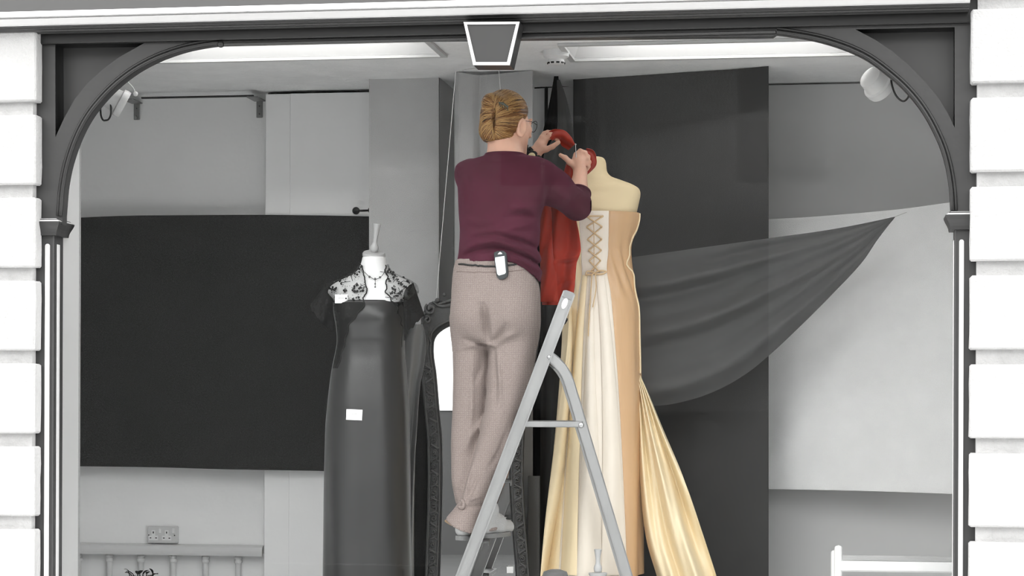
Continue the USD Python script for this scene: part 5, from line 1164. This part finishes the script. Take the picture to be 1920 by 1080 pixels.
# trousers
T = Field([pj(828, 900, .3)[0], .22, pj(900, 1012, .4)[2]], [pj(1030, 560, .6)[0], .72, pj(930, 485, .4)[2]], .0055)
pr_ = rows_world([(486, 856, 1003), (500, 852, 1005), (525, 849, 1009), (560, 847.5, 1012.5), (600, 848.5, 1013), (625, 850, 1011), (650, 858, 1004)], Yw)
T.loft(pr_[:, 0], pr_[:, 1], Yw, pr_[:, 2], [.098, .104, .116, .128, .130, .122, .10], k=.03, n=2.25)
T.ell(pj(886, 592, Yw - .048), (.068, .092, .082), k=.04); T.ell(pj(962, 592, Yw - .052), (.074, .094, .084), k=.04)
def leg_rows(rows, Yk, dk, k=.03):
    q = np.array([(P(c, y, Yy)[2], P(c, y, Yy)[0], Yy, h_ * mpp(Yy), d_) for (y, c, h_, Yy, d_) in rows]); T.loft(q[:, 0], q[:, 1], q[:, 2], q[:, 3], q[:, 4], k=k, n=2.2)
leg_rows([(600, 886, 37, Yw + .005, .095), (640, 884, 35, Yw + .01, .092), (700, 884, 34, .475, .086), (760, 883, 34, .485, .080), (800, 880, 33, .49, .074), (850, 876, 30, .49, .068), (900, 874, 27, .48, .064), (935, 877, 24, .475, .062), (965, 892, 26, .47, .064), (985, 904, 28, .468, .068), (1000, 908, 28, .468, .068)], 0, 0, .025)
leg_rows([(600, 962, 48, Yw - .005, .10), (640, 962, 45.5, Yw - .01, .096), (700, 957, 42, .44, .090), (760, 948, 38, .43, .084), (800, 938, 35, .425, .078), (850, 922, 33, .42, .072), (900, 906, 30, .41, .066), (930, 895, 27.5, .405, .064), (950, 884, 30, .40, .068), (975, 872, 37, .395, .076), (1008, 868, 42, .39, .082)], 0, 0, .012)
for pts, w, a in (([(908, 566), (911, 590), (914, 616), (917, 646)], .012, -.018), ([(868, 634), (890, 642), (916, 645)], .009, -.009), ([(914, 645), (932, 635), (946, 620), (956, 606)], .010, -.010), ([(922, 652), (948, 634), (975, 622)], .010, .006), ([(884, 655), (883, 720), (880, 780), (873, 840)], .008, .006), ([(933, 655), (938, 715), (940, 760)], .007, .007), ([(926, 652), (930, 715), (930, 770)], .006, -.006), ([(900, 650), (896, 690), (880, 730)], .010, -.005),
                  ([(862, 850), (880, 815), (905, 780)], .012, .007), ([(930, 860), (950, 830), (965, 800)], .012, .007), ([(915, 880), (938, 845), (950, 815)], .009, -.006), ([(890, 860), (878, 900), (868, 945)], .007, .008), ([(903, 880), (890, 910), (876, 945)], .007, -.006), ([(870, 945), (885, 935), (905, 930)], .008, .008), ([(866, 955), (885, 950), (912, 948)], .008, -.006), ([(935, 560), (960, 575), (985, 570)], .02, .003)):
    T.fold(px_path(pts, .36), w, a * 1.35, -1, Yw + .06)
hx2 = np.array([820, 835, 865, 900, 925, 960]); hy2 = np.array([972, 976, 991, 1003, 1005, 1005]); HX = np.array([P(x, 990, .38)[0] for x in hx2]); HZ = np.array([P(880, y, .38)[2] for y in hy2])
T.cut_half(lambda X, Y, Z: np.interp(X, HX, HZ) - Z + .15 * (Y - .33))
tp_ = wm.part('trousers', T.mesh(3), tweed, smooth=True, label='fine-checked pinkish grey trousers')
# turned hem edge, belt line, little hem tab
hem = [(836, 976), (850, 984), (865, 991), (882, 998), (899, 1003)]
wm.part('hem_lining', tube(smooth_path([pj(x, y + .5, .335 + .04 * abs((i - 2) / 2) ** 2) for i, (x, y) in enumerate(hem)], 20), .0055, 8), M('hem_lining', (150, 128, 104), .9), smooth=True, under=tp_)
wm.part('hem_tab', tube(smooth_path([pj(866, 938, .345), pj(870, 946, .335), pj(867, 952, .333), pj(861, 950, .34)], 14), .007, 8), tweed, smooth=True, under=tp_)
beltp = smooth_path([(856, 493.5), (880, 496), (905, 498.5), (930, 499), (950, 497.5), (970, 493)], 30)
def back_of(field_mesh):
    v = field_mesh.vertices[field_mesh.vertices[:, 1] < Yw]; return cKDTree(v[:, [0, 2]]), v
trm = T.mesh(0); tk, tv = back_of(trm)
def on_tr(px, py, off=.002):
    X, Z = XZ(px, py, Yw - .11); d, i = tk.query([X, Z], k=4); p = tv[i].mean(0); return np.array([p[0], p[1] - off, p[2]])
wm.part('belt', tube([on_tr(*q, .003) for q in beltp], .0032, 8), M('black_belt', 30, .5), smooth=True, under=tp_)
wm.part('waist_seam', tube([on_tr(x, y, .0005) for x, y in smooth_path([(852, 508), (890, 510), (930, 511), (960, 508), (990, 503)], 24)], .0011, 6), M('seam_shade', (120, 104, 100), .9), smooth=True, under=tp_)
# shoes
shoe_m = M('grey_suede', 176, .85, var=.05, vscale=20, bump=.2, bscale=200); sole_m = M('shoe_sole', 120, .8)
for nm, a_, t_, yy in (('R', ankR, footR, 1018), ('L', ankL, footL, 1006)):
    zs0 = axis_pt(1012, Yn)[2] - .004; d = np.array([t_[0] - a_[0], t_[1] - a_[1], 0]); Ld = np.linalg.norm(d); d /= Ld; s_ = np.array([d[1], -d[0], 0])
    heel = np.array([a_[0], a_[1], 0]) - d * .05; toe = np.array([a_[0], a_[1], 0]) + d * .175; A_ = np.array([d, s_, [0, 0, 1.0]])
    zb = zs0 + (.0 if nm == 'R' else .004)
    Fs = Field(np.minimum(heel, toe) + [-.06, -.06, zb - .005], np.maximum(heel, toe) + [.06, .06, zb + .14], .004)
    Fs.bone(heel + [0, 0, zb + .038], heel + d * .10 + [0, 0, zb + .040], .031, .036, k=.02); Fs.bone(heel + d * .10 + [0, 0, zb + .036], toe - d * .03 + [0, 0, zb + .030], .036, .028, k=.02); Fs.bone(heel + d * .025 + [0, 0, zb + .05], np.array([a_[0], a_[1], zb + .10]), .034, .038, k=.02)
    Fs.bone(heel + d * .06 + [0, 0, zb + .07], heel + d * .12 + [0, 0, zb + .055], .028, .028, k=.02)
    Fs.cut_half(lambda X, Y, Z: (zb + .014) - Z + 0 * X + 0 * Y)
    sp_ = wm.part('shoe', Fs.mesh(2), shoe_m, smooth=True, label='grey suede lace-up shoe')
    ol = []
    for q in np.linspace(0, 2 * np.pi, 40, endpoint=False):
        u = .5 - .5 * math.cos(q); w = (.034 + .008 * math.sin(np.pi * u)) * (abs(math.sin(q)) ** .6) * np.sign(math.sin(q)); ol.append((heel + d * (u * .232 - .033) + s_ * w)[:2])
    sl_ = trimesh.creation.extrude_polygon(Polygon(ol).buffer(0), .016, engine='earcut'); sl_.apply_translation([0, 0, zb - .001]); wm.part('sole', sl_, sole_m, under=sp_)
    for j in range(3):
        c = heel + d * (.115 + j * .018) + [0, 0, zb + .080 - j * .007]; wm.part('shoe_lace', tube([c - s_ * .018, c + [0, 0, .004], c + s_ * .018 + d * .006], .0022, 6), M('shoe_lace', 190, .8), smooth=True, under=sp_)
# hair
hair_m = usdkit.material(stage, '/World/Looks/golden_brown_hair', {'tc': ('texture_coordinate', {}), 'mp': ('mapping', {'scale': (9, 9, 70)}), 'n': ('noise_texture', {'scale': 1.0, 'detail': 4.0, 'roughness': .65, 'distortion': .6}),
    'r': ('rgb_ramp', {'ramp': [(.25, lin((58, 34, 18))), (.5, lin((126, 84, 44))), (.68, lin((168, 122, 66))), (.8, lin((210, 170, 108)))]}), 'bp': ('bump', {'strength': .6, 'distance': .004}), 'p': ('principled_bsdf', {'roughness': .42, 'specular_ior_level': .5})},
    [('tc.object', 'mp.vector'), ('mp.vector', 'n.vector'), ('n.fac', 'r.fac'), ('r.color', 'p.base_color'), ('n.fac', 'bp.height'), ('bp.normal', 'p.normal')], surface='p.BSDF')
H = Field(Hc - .15, Hc + .15, .0035)
H.ell(hp(0, -.014, .012), (.079, .097, .099), HA, k=.01)
H.ell(hp(0, -.046, -.052), (.068, .062, .052), HA, k=.02)
H.bone(pj(919, 198, .410), pj(917, 250, .415), .023, .019, k=.022); H.bone(pj(917, 250, .415), pj(921, 268, .425), .020, .012, k=.015); H.ell(pj(925, 188, .415), (.035, .03, .022), k=.03)
def keepH(X, Y, Z):
    f_ = (X - Hc[0]) * hf[0] + (Y - Hc[1]) * hf[1] + (Z - Hc[2]) * hf[2]; u = (X - Hc[0]) * hu[0] + (Y - Hc[1]) * hu[1] + (Z - Hc[2]) * hu[2]
    return np.maximum(f_ - np.where(u < 0, .016 + .5 * u, .016 + .75 * u), -(u + .088 + .10 * np.clip(-f_ - .05, 0, 1)))
H.cut_half(keepH)
H.fold([XZ(930, 200, .40), XZ(926, 225, .40), XZ(925, 262, .40)], .005, -.016, -1, .50)
for i, (y0, y1, y2) in enumerate([(192, 196, 200), (204, 212, 212), (214, 224, 222), (226, 236, 232), (238, 246, 240)]):
    H.fold([XZ(932, y0 + 8, .4), XZ(955, y1 + 4, .4), XZ(985, y2 - 2, .42)], .004, .0035 if i % 2 else -.0035, -1, .50)
for y in (205, 218, 231, 244): H.fold([XZ(904, y + 6, .4), XZ(914, y + 1, .4), XZ(924, y - 6, .4)], .004, -.003, -1, .5)
hm = H.mesh(2); hair = wm.part('hair', hm, hair_m, smooth=True, label='golden brown hair rolled up in a twist')
# strands combed towards the seam of the twist
hv = hm.vertices; tk2 = cKDTree(hv); nrm = np.array(hm.vertex_normals)
tones = [(76, 48, 24), (140, 96, 50), (188, 148, 94)]
vis = np.where(nrm[:, 1] < .55)[0]
for ti, tone in enumerate(tones):
    st_, cn = [], []
    ids = RNG.choice(vis, 420)
    for i in ids:
        p = hv[i].copy(); sx = P(927, 225, .41)[0]; left = p[0] < sx; zt2 = Hc[2] + (p[2] - Hc[2]) * .55 + (-.012 if not left else .012)
        tgt = np.array([sx, .395, zt2]); path = []
        for s in range(12):
            d, j = tk2.query(p, k=3); c = hv[j].mean(0); n_ = nrm[j].mean(0); n_ /= np.linalg.norm(n_) + 1e-9
            path.append(c + n_ * (.0012 + .0006 * (ti))); v_ = tgt - c; dist = np.linalg.norm(v_); v_ -= n_ * (v_ @ n_); L_ = np.linalg.norm(v_)
            if L_ < .006 or dist < .012: break
            p = c + v_ / L_ * .0085
        if len(path) >= 4: st_ += [tuple(x - wm.at) for x in path]; cn.append(len(path))
    pth = hair + '/' + numbered(hair, 'hair_strands'); bc = UsdGeom.BasisCurves.Define(stage, pth); bc.CreateTypeAttr('linear'); bc.CreatePointsAttr(Vt.Vec3fArray([Gf.Vec3f(*map(float, x)) for x in st_])); bc.CreateCurveVertexCountsAttr(Vt.IntArray(cn)); bc.CreateWidthsAttr(Vt.FloatArray([.0011])); bc.SetWidthsInterpolation('constant')
    UsdShade.MaterialBindingAPI.Apply(bc.GetPrim()).Bind(M('hair_strand_%s' % ('dark', 'mid', 'light')[ti], tone, .4)); bc.GetPrim().SetCustomDataByKey('kind', 'stuff')
# hair clip
clip_m = M('hair_clip_metal', (96, 98, 90), .35, metal=.6)
c0, c1 = pj(934, 192, .392), pj(953, 201, .388)
cl = wm.part('hair_clip', tube([c0, (c0 + c1) / 2 + [0, -.008, .004], c1], [.002, .005, .004], 10), clip_m, smooth=True, label='dark grey metal hair clip')
for k in range(4):
    q = c0 + (c1 - c0) * (k + .5) / 4; wm.part('clip_tooth', tube([q + [0, -.006, 0], q + [.004, .002, -.014]], .0016, 6), clip_m, under=cl)
# glasses
gl = M('spectacle_wire', 50, .3, metal=.8)
for s in (1, -1):
    c = hp(s * .033, .118, .002); rg = [c + hr * .024 * math.cos(a) * 1.0 + hu * .020 * math.sin(a) - hf * .010 * abs(math.cos(a)) * (1 if s * math.cos(a) > 0 else 0) for a in np.linspace(0, 2 * np.pi, 30, endpoint=False)]
    if s == 1: g_ = wm.part('glasses', tube(rg, .0011, 6, closed=True), gl, smooth=True, label='thin round wire glasses')
    else: wm.part('rim', tube(rg, .0011, 6, closed=True), gl, smooth=True, under=g_)
    wm.part('temple_arm', tube(smooth_path([hp(s * .057, .108, .004), hp(s * .074, .06, .004), hp(s * .082, .01, -.004), hp(s * .082, -.004, -.02)], 14), .0011, 6), gl, smooth=True, under=g_)
wm.part('bridge', tube([hp(-.010, .119, .006), hp(0, .123, .010), hp(.010, .119, .006)], .0011, 6), gl, under=g_)
# ruffled black scrunchie with pale pins on the left wrist
wc = pj(993, 287, .735); wd = (wrL - elL); wd /= np.linalg.norm(wd); w1 = np.cross(wd, [0, 1, 0]); w1 /= np.linalg.norm(w1); w2_ = np.cross(wd, w1)
bl = [wc + (w1 * math.cos(a) + w2_ * math.sin(a)) * (.037 + .008 * math.sin(7 * a)) + wd * .007 * math.sin(9 * a) for a in np.linspace(0, 2 * np.pi, 70, endpoint=False)]
wb = wm.part('wrist_pincushion', tube(bl, .0115 + .003 * np.sin(np.arange(70) * 1.9), 8, closed=True), M('black_ruffle', 30, .9), smooth=True, label='ruffled black wrist pincushion with a pale pad')
pd = trimesh.creation.icosphere(3, .017); pd.apply_scale([.8, .6, .7]); pd.apply_translation(pj(997, 292, .688)); wm.part('pad', pd, M('pale_pad', (214, 200, 160), .9), smooth=True, under=wb)
# mobile phone clipped to the belt
ph = on_tr(940, 499, .014); q = [(926.5, 473), (947, 471.5), (952, 519), (934, 523.5)]
Yp_ = ph[1]
po = Polygon([XZ(a, b, Yp_) for a, b in [(927, 474), (933, 471.5), (944, 471), (949, 475), (952.5, 512), (951, 519), (945, 523), (937, 523.5), (932.5, 519), (928, 492)]]).buffer(.001)
ps = Polygon([XZ(a, b, Yp_) for a, b in [(929, 483), (946.5, 480), (949.3, 511), (947, 514), (936, 517), (932.8, 514), (929, 490)]])
mp = Thing('mobile_phone', 'silver-faced mobile phone clipped to the back of the belt', 'mobile phone', ph)
mp.part('casing', join(plate(po, Yp_ - .004, Yp_ + .012), plate(po.buffer(-.002), Yp_ - .007, Yp_)), M('phone_casing', (58, 62, 64), .35))
mp.part('face_plate', plate(ps, Yp_ - .0085, Yp_ - .004), M('phone_silver', (226, 232, 236), .25, metal=.3), label='bright silver face plate')
mp.part('logo_mark', plate(Polygon([XZ(a, b, Yp_) for a, b in [(933.5, 477.5), (936, 474), (938.5, 472.5), (941.5, 474.5), (942.5, 476.5)]]), Yp_ - .0085, Yp_ - .006), M('phone_mark', 225, .4))
mp.part('belt_clip', boxx((ph[0] - .009, Yp_ + .004, ph[2] - .01), (ph[0] + .009, Yp_ + .016, ph[2] + .02), .002), M('phone_clip', 40, .5))
# ================================================================ the rust red top she is hanging over the form
red = usdkit.material(stage, '/World/Looks/rust_chiffon', {'tc': ('texture_coordinate', {}), 'n': ('noise_texture', {'scale': 6.0, 'detail': 3.0}), 'r': ('rgb_ramp', {'ramp': [(.3, lin((158, 48, 34))), (.7, lin((192, 68, 50)))]}), 'b': ('noise_texture', {'scale': 350.0}), 'bp': ('bump', {'strength': .2, 'distance': .004}),
    'p': ('principled_bsdf', {'roughness': .75, 'specular_ior_level': .25, 'sheen_weight': .2}), 't': ('translucent_bsdf', {'color': lin((170, 60, 44))}), 'm': ('mix_closure', {'fac': .25})},
    [('tc.object', 'n.vector'), ('n.fac', 'r.fac'), ('r.color', 'p.base_color'), ('tc.object', 'b.vector'), ('b.fac', 'bp.height'), ('bp.normal', 'p.normal'), ('p.BSDF', 'm.closure1'), ('t.BSDF', 'm.closure2')], surface='m.closure')
rt = Thing('red_top', 'rust red chiffon top held up by the woman against the gown', 'top', P(1050, 570, .74))
def band(Lr, Rr, py0, py1, Yfn, nu=40, nv=70):
    def fn(u, v):
        py = py0 + v * (py1 - py0); L = interp(Lr, 1, py); R = interp(Rr, 1, py); px = L + u * (R - L); Y = Yfn(u, v, py)
        return np.stack([P(a, b, c) for a, b, c in zip(px.ravel(), py.ravel(), Y.ravel())]).reshape(*u.shape, 3)
    return sheet(fn, nu, nv, .0022)
rt.part('front', band([(298, 1066), (340, 1062), (400, 1024), (470, 1014), (500, 1021), (540, 1016), (572, 1017)], [(298, 1086), (340, 1080), (400, 1079), (440, 1086), (468, 1089), (495, 1081), (540, 1077), (572, 1070)], 298, 572,
    lambda u, v, py: .735 + .018 * np.sin(u * 9 + 3 * v) * np.minimum(1, v * 3) + .022 * np.exp(-((py - 478 - 14 * np.sin(u * 2.5)) / 8) ** 2) - .022 * np.exp(-((py - 490 + 10 * (u - .3)) / 7) ** 2) - .02 * np.sin(np.pi * u) + .014 * np.exp(-((py - 535 + 30 * (u - .5)) / 10) ** 2), 50, 110), red, smooth=True)
rt.part('sleeve', band([(400, 1010), (470, 1012), (520, 1014), (572, 1014)], [(380, 1030), (400, 1034), (470, 1036), (520, 1044), (572, 1046)], 376, 566, lambda u, v, py: .70 - .02 * np.sin(np.pi * u) + .008 * np.sin(u * 6 + v * 12), 24, 60), red, smooth=True)
def strap(pts, wid, Y0, Y1, nm):
    c = smooth_path(pts, 40); t_ = np.gradient(c, axis=0); t_ /= np.linalg.norm(t_, axis=1, keepdims=True); n_ = np.stack([-t_[:, 1], t_[:, 0]], 1); w_ = np.interp(np.linspace(0, 1, 40), np.linspace(0, 1, len(wid)), wid)
    def fn(u, v):
        k = np.clip((u * 39).round().astype(int), 0, 39); px = c[k, 0] + n_[k, 0] * (v - .5) * w_[k]; py = c[k, 1] + n_[k, 1] * (v - .5) * w_[k]; Y = Y0 + (Y1 - Y0) * u + .014 * np.sin(v * 6 + u * 4)
        return np.stack([P(a, b, d) for a, b, d in zip(px.ravel(), py.ravel(), Y.ravel())]).reshape(*u.shape, 3)
    rt.part(nm, sheet(fn, 40, 12, .002), red, smooth=True)
strap([(1030, 258), (1041, 252), (1052, 254), (1063, 266), (1072, 276)], [16, 20, 22, 24, 16], .768, .80, 'collar')
strap([(1098, 283), (1107, 289), (1108, 302), (1100, 318), (1092, 330)], [10, 20, 22, 16, 6], .768, .80, 'collar')
strap([(1072, 300), (1068, 330), (1062, 360), (1062, 400)], [16, 26, 30, 30], .75, .76, 'shoulder')
bt = lathe([(.006, 0), (.006, .002), (.004, .003)], P(1024, 503, .685), (0, -1, 0), 16); rt.part('button', bt, M('silver_button', 205, .25, metal=.9), label='small silver button')
pn = Thing('dressmaking_pin', 'slim silver pin upright between her hands', 'pin', P(1079, 290, .695))
pn.part('shaft', tube([P(1080.5, 296, .70), P(1079, 272, .70)], .0017, 8), M('pin_steel', 190, .25, metal=.9), smooth=True); ph_ = trimesh.creation.icosphere(2, .0034); ph_.apply_translation(P(1079, 271, .70)); pn.part('head', ph_, M('pin_steel', 190), smooth=True)
